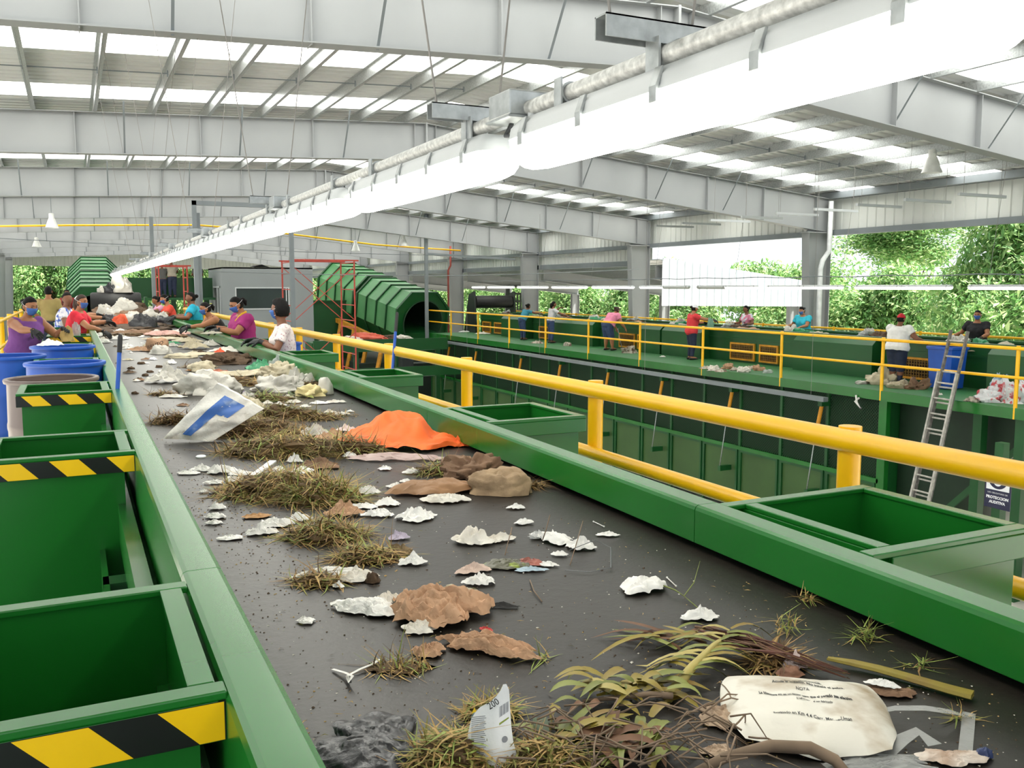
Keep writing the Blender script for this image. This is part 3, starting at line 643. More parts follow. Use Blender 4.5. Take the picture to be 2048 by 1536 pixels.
trommel((.85, 41.5, .60), (1.0, 49.6, 2.05), 'green ribbed trommel screen behind the far end of the near belt', [(0, 4.0, 4), (4.3, 8.3, 4)], False)
# far crossing hopper deck
dk = thing('hopper_deck', (7, 43, GZ), 'dark green raised feed trough crossing behind the cabin, people standing at it', 'conveyor')
MB().box(1.95, 5.6, 42.0, 42.08, 1.2, 2.06).box(1.95, 5.6, 43.4, 43.5, 1.2, 2.06).box(1.95, 5.6, 42.08, 43.4, 1.2, 1.26).build('trough', GREEN_DK, dk)
MB().box(1.95, 5.6, 41.2, 42, 1.1, 1.2).build('deck', GREEN_DK, dk)
for x in (2.6, 4.0, 5.4):
    MB().box(x-.1, x+.1, 42.5, 42.7, GZ, 1.2).build('leg', GREEN_DK, dk)
    if x < 5: MB().bar((x, 42.5, -.6), (x+.9, 42.5, 1.15), .12, .12).build('brace', GREEN_DK, dk)
lw = thing('feed_hopper', (11.5, 46, GZ), 'dark green wall behind the red scaffold, left of the big trommel', 'hopper')
MB().box(10.0, 13.0, 46.0, 46.1, -2.2, .95).build('panel', GREEN_DK, lw); MB().prism([(10.0, -2.2), (13, -2.2), (12.4, GZ), (11.0, GZ)], 'y', 46, 46.1).build('lower_panel', GREEN_DK, lw); MB().box(10.0, 13.0, 45.95, 46.15, .9, .98).build('rim', GREEN_DK, lw)
# low conveyors and tables below the trommel
lt = thing('discharge_conveyor', (11, 36.5, GZ), 'dark green low conveyor with rubbish on it below the trommel', 'conveyor')
MB().box(8.6, 14.4, 36.2, 37.4, -.9, -.6).build('table', GREEN_DK, lt); MB().box(8.6, 14.4, 36.0, 36.06, -1.0, -.5).build('side_wall', GREEN_DK, lt)
MB().box(8.2, 14.6, 35.0, 35.1, -2.0, -1.6).build('frame_beam', GREEN_DK, lt)
for x in (8.8, 10.4, 12.2, 14.0): MB().box(x-.09, x+.09, 36.1, 36.28, GZ, -.9).build('leg', GREEN_DK, lt)
for z in (-1.2, -1.5, -1.8, -2.1, -2.4): MB().box(13.6, 15.0, 38.6, 38.7, z, z+.06).build('louvre', GALV, lt)
MB().box(12.2, 12.7, 35.6, 36.1, -1.9, -1.3).build('motor', mat('motor_dark', '2b2f30', .5), lt)
# feed conveyor between roller and trommel, black rubber skirt over the belt end
fc = thing('feed_skirt', (1.0, 25.6, 0), 'black rubber covered drum lying across the far end of the near belt', 'roller')
MB().lathe([(0, -.6), (.27, -.6), (.3, -.56), (.31, 0), (.3, .56), (.27, .6), (0, .6)], (1.0, 25.6, 1.22), 20, axis=(1, 0, 0)).build('drum', RUBBER_K, fc, .7)
for s in (-1, 1): MB().box(1.0+s*.72-.03, 1.0+s*.72+.03, 25.3, 25.9, .0, 1.4).build('bracket', GREEN_DK, fc)
MB().prism([(26.0, .9), (41.2, -.5), (41.2, -.9), (26.0, .5)], 'x', .3, 1.75).build('feed_belt', GREEN_DK, fc)
# grey cabin
cb = thing('control_cabin', (7.4, 42, GZ), 'plain grey control cabin with a wide dark window', 'cabin')
CAB = mat('cabin_grey_paint', '8b9192', .75, 0, .03, 1.0)
x0, x1, y0, y1 = 5.72, 9.6, 40.0, 44.0; wx0, wx1, wz0, wz1 = 6.3, 8.5, .74, 1.6
MB().box(x0, wx0, y0, y0+.15, GZ, 2.5).box(wx1, x1, y0, y0+.15, GZ, 2.5).box(wx0, wx1, y0, y0+.15, GZ, wz0).box(wx0, wx1, y0, y0+.15, wz1, 2.5).box(x1-.15, x1, y0+.15, y1, GZ, 2.5).box(x0, x1, y1, y1+.15, GZ, 2.5).box(x0, x0+.12, y0+.15, 40.6, GZ, 2.5).box(x0, x0+.12, 42.6, y1, GZ, 2.5).box(x0, x0+.12, 40.6, 42.6, 1.7, 2.5).box(x0, x0+.12, 40.6, 42.6, GZ, -.6).box(x0, x1, y0, y1+.15, 2.44, 2.5).build('walls', CAB, cb)
wf = MB().box(wx0-.05, wx1+.05, y0-.02, y0+.05, wz1, wz1+.05).box(wx0-.05, wx1+.05, y0-.02, y0+.05, wz0-.05, wz0).box(wx0-.05, wx0, y0-.02, y0+.05, wz0, wz1).box(wx1, wx1+.05, y0-.02, y0+.05, wz0, wz1).box(8.4, 8.44, y0-.01, y0+.05, wz0, wz1).build('window_frame', HOUS, cb)
MB().box(wx0, wx1, y0+.02, y0+.03, wz0, wz1).build('pane', mat('window_glass_reflection', '1a2a20', .12, 0, .1, 1, spec=.35), wf)  # reflected trees and dim interior put into the pane colour
wf = MB().box(x0-.02, x0+.05, 40.6, 40.68, -.6, 1.7).box(x0-.02, x0+.05, 41.5, 41.58, -.6, 1.7).box(x0-.02, x0+.05, 42.52, 42.6, -.6, 1.7).box(x0-.02, x0+.05, 40.6, 42.6, 1.62, 1.7).build('window_frame', HOUS, cb)
MB().box(x0+.05, x0+.06, 40.6, 42.6, -.6, 1.7).build('pane', MATS['window_glass_reflection'], wf)
MB().add([(7.0, 40.6, 2.52), (7.9, 40.7, 2.52), (7.5, 40.5, 2.64), (7.2, 40.8, 2.62)], [(0, 1, 2), (0, 2, 3), (1, 2, 3)]).build('scrap', RUBBER_K, cb)
# red scaffolds
def scaffold(x0, x1, y0, y1, zt, lifts, lab, braces=True):
    t = thing('scaffold', ((x0+x1)/2, (y0+y1)/2, GZ), lab, 'scaffold', 'red scaffolds'); h = (zt-GZ)/lifts
    for x in (x0, x1):
        m = MB()
        for y in (y0, y1): m.tube([(x, y, GZ), (x, y, zt)], .028, 8)
        for l in range(lifts):
            z = GZ+h*l
            for f in (.08, .32, .56, .80, .97): m.tube([(x, y0, z+h*f), (x, y1, z+h*f)], .018, 6)
        m.build('end_frame', REDST, t)
    for l in range(lifts):
        z = GZ+h*l
        for y in (y0, y1):
            if braces: MB().tube([(x0, y, z+.2), (x1, y, z+h-.2)], .014, 6).build('cross_brace', REDST, t); MB().tube([(x0, y+.03, z+h-.2), (x1, y+.03, z+.2)], .014, 6).build('cross_brace', REDST, t)
    for y in (y0, y1): MB().bar((x0-.1, y, zt), (x1+.15, y, zt), .05, .05).build('top_rail', REDST, t)
scaffold(6.55, 8.62, 30.0, 31.7, 2.55, 3, 'tall red scaffold tower with cross braces in front of the trommel')
scaffold(2.9, 3.9, 36.0, 37.3, 2.45, 3, 'smaller red scaffold in front of the dark green trough', False)
# bell lamps under the roof
def bell(p, lab, r=.22):
    p = V(p); p.x = min(pl+pr, key=lambda q: abs(q-p.x)); t = thing('bell_lamp', p, lab, 'lamp', 'bell lamps under the roof')
    MB().lathe([(r, 0), (r*.9, .06), (r*.62, .24), (r*.4, .36), (r*.4, .5), (0, .52), (0, .49), (r*.36, .34), (r*.58, .22), (r*.94, .0)], p, 20).build('shade', mat('bell_shade', 'e9ebe8', .4), t, .8)
    MB().tube([p+V((0, 0, .5)), (p.x, p.y, ztop(p.x))], .012, 6).build('rod', STEEL_DK, t)
bell(ony(75, 455, 36), 'white bell lamp beside the yellow pipe at the left'); bell(ony(96, 494, 56), 'white bell lamp hanging farther back under the left roof', .25)
bell(ony(803, 492, 40), 'white bell lamp hanging left of the tall grey post'); bell(ony(705, 502, 44), 'white bell lamp above the scaffold top'); bell(ony(1853, 345, 14.2), 'clear bell lamp under the right roof slope')
# ================================================================ trees and far ground
LEAFS = [mat('leaf_light', '8fb06a', .6, 0, .25, .6), mat('leaf_mid', '64904e', .6, 0, .25, .6), mat('leaf_yellow', 'adc085', .6, 0, .2, .6)]
for lm in LEAFS:
    nt = lm.node_tree; N = nt.nodes; tl = N.new('ShaderNodeBsdfTranslucent'); mx = N.new('ShaderNodeMixShader'); mx.inputs[0].default_value = .35
    rp = [n for n in N if n.type == 'VALTORGB'][0]; nt.links.new(rp.outputs[0], tl.inputs[0]); b = N['Principled BSDF']
    nt.links.new(b.outputs[0], mx.inputs[1]); nt.links.new(tl.outputs[0], mx.inputs[2]); nt.links.new(mx.outputs[0], N['Material Output'].inputs[0])
BARK = mat('bark', '5c4c3c', .9, 0, .2, 4, .3)
def crown_mesh(seed, n, leaf):
    r = random.Random(seed); m = MB(); blobs = []
    for k in range(26):
        a = r.uniform(0, 2*PI); h = r.uniform(.0, 1); rad = (1-abs(h-.45)*1.1)*r.uniform(.35, 1.0)
        blobs.append((V((math.cos(a)*rad, math.sin(a)*rad, -.75+1.55*h)), r.uniform(.28, .5)))
    for k in range(n):
        c_, br = r.choice(blobs); d = V((r.gauss(0, 1), r.gauss(0, 1), r.gauss(0, 1)+.3)).normalized()
        p = c_ + d*br*(r.random()**.35); p.z *= .95
        nn = (d*.6 + V((r.gauss(0, .6), r.gauss(0, .6), .6+r.gauss(0, .4)))).normalized(); s, u = frame_from(nn); an = r.uniform(0, 2*PI); s, u = s*math.cos(an)+u*math.sin(an), u*math.cos(an)-s*math.sin(an)
        l = leaf*r.uniform(.6, 1.3); wv = l*.38; mi = r.choice((0, 0, 1, 1, 1, 2))
        m.add([p-s*l, p+u*wv+nn*l*.12, p+s*l, p-u*wv+nn*l*.12], [(0, 1, 2), (0, 2, 3)], mi)
    me = bpy.data.meshes.new('crown'); me.from_pydata(m.v, [], m.f)
    for lm in LEAFS: me.materials.append(lm)
    me.polygons.foreach_set('material_index', m.m); return me
CROWNS = [crown_mesh(11, 26000, .040), crown_mesh(12, 26000, .038), crown_mesh(13, 22000, .043)]
trunk = MB().tube([(0, 0, 0), (.05, .02, .35), (-.04, .03, .7), (0, 0, 1.0)], [.05, .04, .03, .02], 8)
for a in range(5): trunk.tube([(0, 0, .55+.05*a), (.16*math.cos(a*1.3), .16*math.sin(a*1.3), .85), (.26*math.cos(a*1.3), .26*math.sin(a*1.3), 1.05)], [.022, .014, .006], 6)
tro = trunk.build('trunk', BARK, None, True); TRM = tro.data; bpy.data.objects.remove(tro)
rnd = random.Random(3)
def tree(x, y, h, rr, k, lab, grp, rise=.52):
    h += .65
    t = thing('tree', (x, y, GZ), lab, 'tree', grp)
    a = bpy.data.objects.new('trunk', TRM); C.objects.link(a); a.parent = t; a.scale = (h*.55,)*2 + (h*.62,)
    b = bpy.data.objects.new('crown', CROWNS[k % 3]); C.objects.link(b); b.parent = t; b.location = (0, 0, h*(1-rise*.9)); b.scale = (rr, rr, h*rise); b.rotation_euler.z = rnd.uniform(0, 6.28)
i = 0
for x, y, h, rr in ((27, 2.5, 9.0, 3.8), (26.5, 7, 7.6, 3.3), (27, 11.5, 8.4, 3.6), (26.5, 16.2, 8.0, 3.4), (29, 20.5, 7.8, 3.4), (31.5, 13.8, 9.0, 4.2), (33, 24, 5.6, 3.0), (33, 6, 10.5, 4.5), (25.5, 13.8, 4.4, 2.6), (25.5, 9.3, 4.2, 2.6), (25.8, 18.6, 4.6, 2.6), (37.5, 27, 6.2, 3.2)):
    tree(x, y, h, rr, i, 'leafy sunlit tree just outside the right side of the hall, %s from the right edge' % ORD[i], 'trees along the right side', .6); i += 1
for k in range(13):
    tree(36 + 1.5*(k % 3) + .25*k, 33 + 5.2*k, 5.4 + .7*((k*7) % 3), 3.9, k, 'bushy tree behind the lean-to annex, %s from the front' % ORD[k], 'trees behind the annex', .66)
tree(45, 38.5, 9.9, 3.6, 2, 'tall spreading tree rising above the white annex roof', None, .2)
for k in range(15):
    tree(-14 + 4.2*k, 97 + 3*(k % 3), 7.2 + .9*((k*5) % 4), 4.2, k+1, 'tree beyond the open far end of the hall, %s from the left' % ORD[k], 'trees beyond the far end', .64)
for k in range(6):
    tree(-10 - 1.2*(k % 2), 62 + 6.5*k, 6.8 + .8*(k % 3), 3.6, k, 'tree outside the left side of the hall, %s from the front' % ORD[k], 'trees along the left side', .62)
# ================================================================ people
SKIN = [mat('skin_tan', 'c48f6e', .55, 0, .05, 8), mat('skin_brown', 'a8714f', .55, 0, .05, 8), mat('skin_dark', '7f523a', .55, 0, .05, 8)]
HAIR = mat('dark_hair', '0d0a09', .7, 0, .3, 30, .2, 90, spec=.25); HAIRB = mat('brown_hair', '3a261a', .7, 0, .3, 30, .3, 90)
MASK = mat('blue_mask_cloth', '3f68b0', .7, 0, .06, 20); GLOVE = mat('black_glove', '1d1f20', .65, 0, .2, 20); EYE_M = mat('eye_dark', '1a120e', .3)
JEANS = mat('denim', '34456a', .8, 0, .2, 12); JEANS_D = mat('dark_denim', '232c44', .8, 0, .2, 12); SHOE = mat('shoe_dark', '2a2422', .6)
def cloth(name, col, **k): return mat('cloth_' + name, col, .85, 0, .07, 9, .25, 14, **k)
def remeshed(m, vox, it=2):
    me = bpy.data.meshes.new('tmp'); me.from_pydata(m.v, [], m.f)
    bm = bmesh.new(); bm.from_mesh(me); bmesh.ops.recalc_face_normals(bm, faces=bm.faces); bm.to_mesh(me); bm.free()
    o = bpy.data.objects.new('tmp', me); C.objects.link(o)
    r = o.modifiers.new('r', 'REMESH'); r.mode = 'VOXEL'; r.voxel_size = vox
    s = o.modifiers.new('s', 'SMOOTH'); s.factor = .5; s.iterations = it
    bpy.context.view_layer.update(); ev = o.evaluated_get(bpy.context.evaluated_depsgraph_get()); q = ev.to_mesh()
    out = MB(); out.add([v.co.copy() for v in q.vertices], [tuple(p.vertices) for p in q.polygons]); ev.to_mesh_clear()
    bpy.data.objects.remove(o); bpy.data.meshes.remove(me); return out
def sstep(a, b, x): t = max(0., min(1., (x-a)/(b-a))); return t*t*(3-2*t)
def hand_mesh(m, w_, d, n, side, sc_=1., curl=.6, rr=.0085):
    # palm from the wrist w_ along d, n = palm normal (towards the held thing), four fingers and a thumb
    d = d.normalized(); n = (n - d*n.dot(d)).normalized(); s = d.cross(n)*side
    m.loft([[w_ + d*a*sc_ + (s*wx*math.cos(2*PI*k/10) + n*wz*math.sin(2*PI*k/10))*sc_ for k in range(10)] for a, wx, wz in ((-.02, .024, .019), (.0, .027, .019), (.03, .036, .018), (.065, .041, .016), (.085, .037, .013))])
    for i, (o, l) in enumerate(((.030, .068), (.010, .076), (-.010, .071), (-.029, .056))):
        p = w_ + (d*.078 + s*o)*sc_; pts = [p - d*.015*sc_, p]; dd = d.copy(); c_ = curl*(1+.12*i)
        for j, f in enumerate((.45, .32, .23)):
            dd = (dd*math.cos(c_*(.5+.25*j)) + n*math.sin(c_*(.5+.25*j))).normalized() if j else (dd*math.cos(c_*.4) + n*math.sin(c_*.4)).normalized()
            pts.append(pts[-1] + dd*l*f*sc_)
        m.tube(pts, [rr*sc_*1.1, rr*sc_*1.1, rr*sc_, rr*sc_*.92, rr*sc_*.75], 7)
    p = w_ + (d*.02 + s*.03)*sc_; td = (d*.7 + s*.6 + n*.35).normalized(); q = p + td*.036*sc_; r_ = q + (d*.85+s*.1+n*.5).normalized()*.03*sc_
    m.tube([p - td*.012*sc_, p, q, r_], [.012*sc_, .012*sc_, .0105*sc_, .008*sc_], 7)
def person(label, x, y, z0, h, ang, lean=8, w=1., head=(0, 0), hands=None, shirt=None, sleeve=.55, pants=None, shorts=False, skin=1, hair=None, style='bun', mask=False, gloves=True, vox=.014, cap=None, tank=False, extra=None, legs=.0, hem=-.03, gcol=None, group=None, hs=1.):
    a = math.radians(ang); F = V((math.cos(a), math.sin(a), 0)); S = V((math.sin(a), -math.cos(a), 0)); Z = V((0, 0, 1)); th = math.radians(lean)
    base = V((x, y, z0)); t = thing('person', base, label, 'person', group)
    P = base + Z*.505*h - F*math.sin(th)*.10*h; up = (Z*math.cos(th) + F*math.sin(th)).normalized(); fw = (F*math.cos(th) - Z*math.sin(th)).normalized()
    at = lambda tt, sx=0., fy=0.: P + up*tt*h + S*sx*h + fw*fy*h
    prof = [(-.075, .052, .055, .0), (-.035, .098, .076, -.006), (.01, .106, .082, -.008), (.055, .096, .074, -.002), (.095, .088, .068, .004), (.14, .092, .072, .006), (.185, .098, .074, .008), (.23, .102, .066, .004), (.268, .098, .052, 0), (.292, .066, .042, -.002), (.312, .036, .034, 0), (.35, .031, .032, .006)]
    def torso(m, inf=0., t0=-1., t1=9., wsc=1.):
        rings = []
        for tt, wx, wz, off in prof:
            if tt < t0 or tt > t1: continue
            c_ = at(tt, 0, off); ww = w if tt < .25 else 1+(w-1)*.5
            if tt > .30: ww = 1
            ex = .75
            rings.append([c_ + S*(abs(math.cos(q))**ex*(1 if math.cos(q) > 0 else -1))*(wx*h*ww*wsc+inf) + fw*math.sin(q)*(wz*h*ww+inf) for q in [2*PI*k/20 for k in range(20)]])
        m.loft(rings)
        for s in (-1, 1): m.sphere(at(.182, s*.042, .055*w), (.045*h*.9+inf, .045*h*.9+inf, .042*h*.9+inf), 12, 8)
    sh = [at(.262, s*.104*(1+(w-1)*.45)) for s in (1, -1)]     # right, left shoulder
    if hands is None: hands = (base + F*.25*h + S*.08*h + Z*.62*h, base + F*.25*h - S*.08*h + Z*.62*h)
    arms = []
    for i, s in enumerate((1, -1)):
        tg = V(hands[i]); A = sh[i]; la, lb = .172*h, .150*h; dv = tg-A; dl = dv.length; mx_ = (la+lb)*.985
        if dl > mx_: tg = A + dv*(mx_/dl); dl = mx_
        dd = (tg-A).normalized(); hint = (S*s*.7 - Z*.8 - F*.35); hint = (hint - dd*hint.dot(dd)).normalized()
        ca = (la*la+dl*dl-lb*lb)/(2*la*dl); ca = max(-1, min(1, ca)); E_ = A + dd*la*ca + hint*la*math.sqrt(max(0, 1-ca*ca)); arms.append((A, E_, tg))
    hips = [P + S*s*.05*h - Z*.02*h for s in (1, -1)]; feet = [base + S*s*(.055+legs)*h + Z*.045*h - F*.02*h for s in (1, -1)]
    knees = [hips[i].lerp(feet[i], .5) + F*.018*h for i in (0, 1)]
    hb = (0. if lean < 25 else (lean-25)*.6)
    nk = at(.335, 0, .004); yw, pt = math.radians(head[0]), math.radians(head[1])
    Hf = (F*math.cos(yw) + S*math.sin(yw)); Hs = (S*math.cos(yw) - F*math.sin(yw)); Hf2 = (Hf*math.cos(pt) - Z*math.sin(pt)).normalized(); Hu = Hs.cross(Hf2).normalized()
    k_ = h/1.58*hs; hc = nk + Hu*.098*k_ + Hf2*.022*k_
    RX_, RY_, RZ_ = .073*k_, .092*k_, .112*k_
    def headpt(d, f=1.):    # d in head coordinates (side, forward, up)
        x_, y_, z_ = d; sx = RX_*(1 - .26*max(0, -z_)**1.6); sy = RY_*(1 - .10*max(0, -z_)**2)
        b = 0.
        if y_ > 0:
            b += .024*math.exp(-((x_/.13)**2 + ((z_+.16)/.17)**2)) + .008*math.exp(-((x_/.32)**2 + ((z_+.80)/.18)**2)) + .008*math.exp(-((x_/.22)**2 + ((z_+.48)/.10)**2))
            b -= .009*math.exp(-(((abs(x_)-.36)/.18)**2 + ((z_-.08)/.13)**2)); b += .005*math.exp(-((x_/.5)**2 + ((z_-.28)/.12)**2))
        return hc + Hs*x_*sx*f + Hf2*(y_*sy*f + b*k_) + Hu*z_*RZ_*f
    def hsphere(fn, nu=28, nv=20):
        m = MB(); vs = []; fs = []
        for i in range(nv+1):
            th_ = PI*i/nv
            for j in range(nu):
                ph = 2*PI*j/nu; d = (math.sin(th_)*math.cos(ph), math.sin(th_)*math.sin(ph), math.cos(th_)); vs.append(headpt(d, fn(d)))
        for i in range(nv):
            for j in range(nu): kk = (j+1) % nu; fs.append((i*nu+j, (i+1)*nu+j, (i+1)*nu+kk, i*nu+kk))
        return m.add(vs, fs)
    # body
    m = MB(); torso(m); hm = hsphere(lambda d: 1.); m.add(hm.v, hm.f)
    m.tube([at(.30), nk, hc - Hu*.05*k_], [.036*h, .033*h, .034*h], 12)
    for s in (-1, 1): m.sphere(headpt((s*1.0, -.05, -.02)), (.014*k_, .022*k_, .03*k_), 8, 6)
    for i, s in enumerate((1, -1)):
        A, E_, T = arms[i]; m.sphere(A, .040*h*(1+(w-1)*.6), 10, 8)
        ww = 1+(w-1)*.7
        m.tube([at(.25, s*.06), A, A.lerp(E_, .45), E_, E_.lerp(T, .35), T], [.036*h*ww, .036*h*ww, .031*h*ww, .0255*h*ww, .025*h*ww, .0165*h], 12)
        hd = (T-E_).normalized(); nn = -Z*.8 + (-S*s)*.5
        if gloves: m.sphere(T, .018*h, 8, 6)
        else: hand_mesh(m, T, (hd*.8 - Z*.3).normalized(), nn, -s, k_*1.02)
        m.tube([hips[i]+Z*.03*h, hips[i]-Z*.05*h, knees[i], knees[i].lerp(feet[i], .35), feet[i]], [.058*h*w, .056*h*w, .036*h*ww, .036*h*ww, .022*h], 12)
        m.tube([feet[i]-F*.02*h, feet[i]+F*.09*h-Z*.02*h], [.024*h, .02*h], 8)
    remeshed(m, vox).build('body', SKIN[skin], t, True)
    for i, s in enumerate((1, -1)):
        A, E_, T = arms[i]
        if gloves:
            m = MB(); hd = (T-E_).normalized(); nn = -Z*.8 + (-S*s)*.5
            hand_mesh(m, T, (hd*.8 - Z*.35).normalized(), nn, -s, k_*1.1, .55, .0105); m.tube([T-hd*.05, T-hd*.02, T+hd*.01], [.031, .028, .030], 10); m.build('glove', gcol or GLOVE, t, .9)
    # clothes
    m = MB()
    if tank:
        torso(m, .012, hem, .24)
        for s in (-1, 1): m.tube([at(.20, s*.05, .062*w), at(.275, s*.055, .03), at(.292, s*.055, -.01), at(.262, s*.055, -.045), at(.20, s*.05, -.062*w)], .019, 8)
    else:
        torso(m, .017, hem, .298)
        for i, s in enumerate((1, -1)):
            A, E_, T = arms[i]; ww = 1+(w-1)*.7
            if sleeve > 0: m.tube([at(.25, s*.05), A, A.lerp(E_, sleeve*.6), A.lerp(E_, sleeve)], [.045*h*ww, .045*h*ww, .040*h*ww, .041*h*ww], 12); m.sphere(A, .048*h*ww, 10, 8)
            else: m.sphere(A - S*s*.015*h, .043*h*ww, 10, 8)
    sh_o = remeshed(m, max(vox, .012), 3)
    for v_ in sh_o.v:                                     # loose folds
        dd = (v_-P); v_ += (noise.noise_vector(v_*9)*.010 + noise.noise_vector(v_*22)*.004)
    sh_o.build('shirt', shirt, t, True)
    m = MB(); torso(m, .003, -.08, .03)
    for i in (0, 1):
        e = .58 if shorts else .95; lg = [hips[i]+Z*.03*h, hips[i]-Z*.05*h, knees[i]]; rr = [.062*h*w, .062*h*w, .046*h*w]
        if not shorts: lg += [knees[i].lerp(feet[i], .5), knees[i].lerp(feet[i], .93)]; rr += [.04*h, .034*h]
        else: lg += [knees[i].lerp(feet[i], .08)]; rr += [.05*h]
        m.tube(lg, rr, 12)
    remeshed(m, max(vox, .014), 2).build('trousers', pants or JEANS, t, True)
    for i in (0, 1):
        m = MB().loft([[feet[i] + F*f_*h + S*.03*h*ww_*math.cos(2*PI*k/10) + Z*(.022*h*zz*math.sin(2*PI*k/10) - .024*h + .0*zz) for k in range(10)] for f_, ww_, zz in ((-.045, .5, .5), (-.035, .9, .95), (.0, 1., .95), (.06, 1.05, .8), (.10, .95, .55), (.118, .5, .3))]); m.build('shoe', SHOE, t, .9)
    # hair
    hmat = hair or HAIR
    def hf(d):
        x_, y_, z_ = d; edge = .62 - .95*max(0, y_)*0 ; hl = .40 + .32*max(0, y_)           # hairline height grows towards the forehead
        fr = sstep(hl-.12, hl+.08, z_) if y_ > .05 else sstep(-.62, -.42, z_)
        if -.05 < y_ <= .3: fr = max(fr, sstep(.30, .05, y_)*sstep(-.35, -.1, z_)*(1 if abs(x_) > .3 else 0))
        f = .9 + fr*(.19 if style != 'afro' else .33)
        return f
    m = hsphere(hf, 32, 24)
    if style == 'afro':
        for v_ in m.v: v_ += noise.noise_vector(v_*40)*.008
    if style in ('bun', 'pony'): m.sphere(headpt((0, -1.22, .30)), (.040*k_, .040*k_, .038*k_), 12, 8)
    if style == 'pony': m.tube([headpt((0, -1.2, .25)), headpt((0, -1.5, .05)), headpt((0, -1.45, -.5))], [.03*k_, .034*k_, .012*k_], 9)
    if style == 'long': m.tube([headpt((0, -.75, .3)), headpt((0, -.95, -.5)), headpt((0, -.9, -1.3))], [.06*k_, .062*k_, .04*k_], 12)
    m.build('hair', hmat, t, True)
    if vox < .0125:
        for s in (-1, 1):
            c_ = headpt((s*.36, .92, .07)); MB().sphere(c_ - Hf2*.001, (.013*k_, .011*k_, .0065*k_), 10, 6).build('eye', EYE_M, t, True)
            MB().tube([headpt((s*.16, 1.0, .24)) , headpt((s*.38, .95, .28)), headpt((s*.58, .82, .22))], [.003, .0042, .002], 6).build('eyebrow', hmat, t, True)
    if mask:
        m = MB(); nu, nv = 15, 9; vs = []; 
        for lay in (1.0, .0):
            for i in range(nv):
                z_ = -.02 - .80*i/(nv-1)
                for j in range(nu):
                    ps = math.radians(-66 + 132*j/(nu-1)); rr = math.sqrt(max(0, 1-z_*z_)); d = (rr*math.sin(ps), rr*math.cos(ps), z_)
                    e = (1-abs(2*j/(nu-1)-1)**3)*(1-abs(2*i/(nv-1)-1)**4); vs.append(headpt(d, 1.02 + .085*e*lay - .05*(1-lay)))
        fs = []
        for lay in (0, 1):
            o = lay*nu*nv
            for i in range(nv-1):
                for j in range(nu-1): fs.append((o+i*nu+j, o+i*nu+j+1, o+(i+1)*nu+j+1, o+(i+1)*nu+j))
        bd_ = [j for j in range(nu)] + [i*nu+nu-1 for i in range(1, nv)] + [(nv-1)*nu+j for j in range(nu-2, -1, -1)] + [i*nu for i in range(nv-2, 0, -1)]
        for q in range(len(bd_)): a_, b_ = bd_[q], bd_[(q+1) % len(bd_)]; fs.append((a_, b_, nu*nv+b_, nu*nv+a_))
        mk = m.add(vs, fs).build('face_mask', MASK, t, True)
        for z_ in (-.05, -.6):
            MB().tube([headpt((math.sin(q)*math.sqrt(1-z_*z_), math.cos(q)*math.sqrt(1-z_*z_), z_ + .45*abs(math.sin(q/2))**2), 1.115) for q in [math.radians(62+k*23.6) for k in range(11)]], .0022, 5).build('strap', SWH, mk)
    if cap:
        m = hsphere(lambda d: .9 + .24*sstep(.18, .26, d[2]), 28, 22)
        vs = []
        for j in range(13):
            ps = math.radians(-58+116*j/12)
            for f_, dz in ((1.04, .26), (1.55 - .35*abs(math.sin(ps))**2, .14), (1.53 - .35*abs(math.sin(ps))**2, .10), (1.02, .22)): vs.append(headpt((math.sin(ps)*.97, math.cos(ps), dz), 1) + (Hs*math.sin(ps)*RX_ + Hf2*math.cos(ps)*RY_)*(f_-1))
        if cap[1]: m.add(vs, [(4*j+q, 4*j+(q+1) % 4, 4*j+4+(q+1) % 4, 4*j+4+q) for j in range(12) for q in range(4)])
        m.build('cap' if cap[1] else 'headscarf', cap[0], t, .9)
    if extra: extra(t, dict(at=at, headpt=headpt, arms=arms, F=F, S=S, h=h, P=P, fw=fw, up=up))
    return t
def hp(px, py, y): return ony(px, py, y)
def flowers(t, g): pass
FLORAL = mat('cloth_floral', 'efe3e0', .85, 0, .05, 42, .2, 14, col2='b07f8c', thr=(.56, .66))
def yellow_bits(t, g):
    at = g['at']; h = g['h']; yc = cloth('yellow_apron', 'e8b637')
    m = MB()
    m.tube([at(.31, .038, .01), at(.318, .034, -.03), at(.322, 0, -.045), at(.318, -.034, -.03), at(.31, -.038, .01), at(.285, -.045, .045), at(.25, -.03, .075)], [.016]*7, 8); m.build('yellow_collar', yc, t, True)
    m = MB(); prof = [(-.09, .118, .10), (-.03, .128, .105), (.0, .13, .105)]
    m.loft([[at(tt) + g['S']*math.cos(2*PI*k/20)*wx*h*1.15 + g['fw']*math.sin(2*PI*k/20)*wz*h*1.15 for k in range(20)] for tt, wx, wz in prof], cap=False); m.build('yellow_hem', yc, t, True)
def hairtie(t, g): MB().sphere(g['headpt']((.1, -1.25, .45)), .026, 10, 8).build('hair_tie', mat('yellow_hair_tie', 'd9e021', .6), t, True)
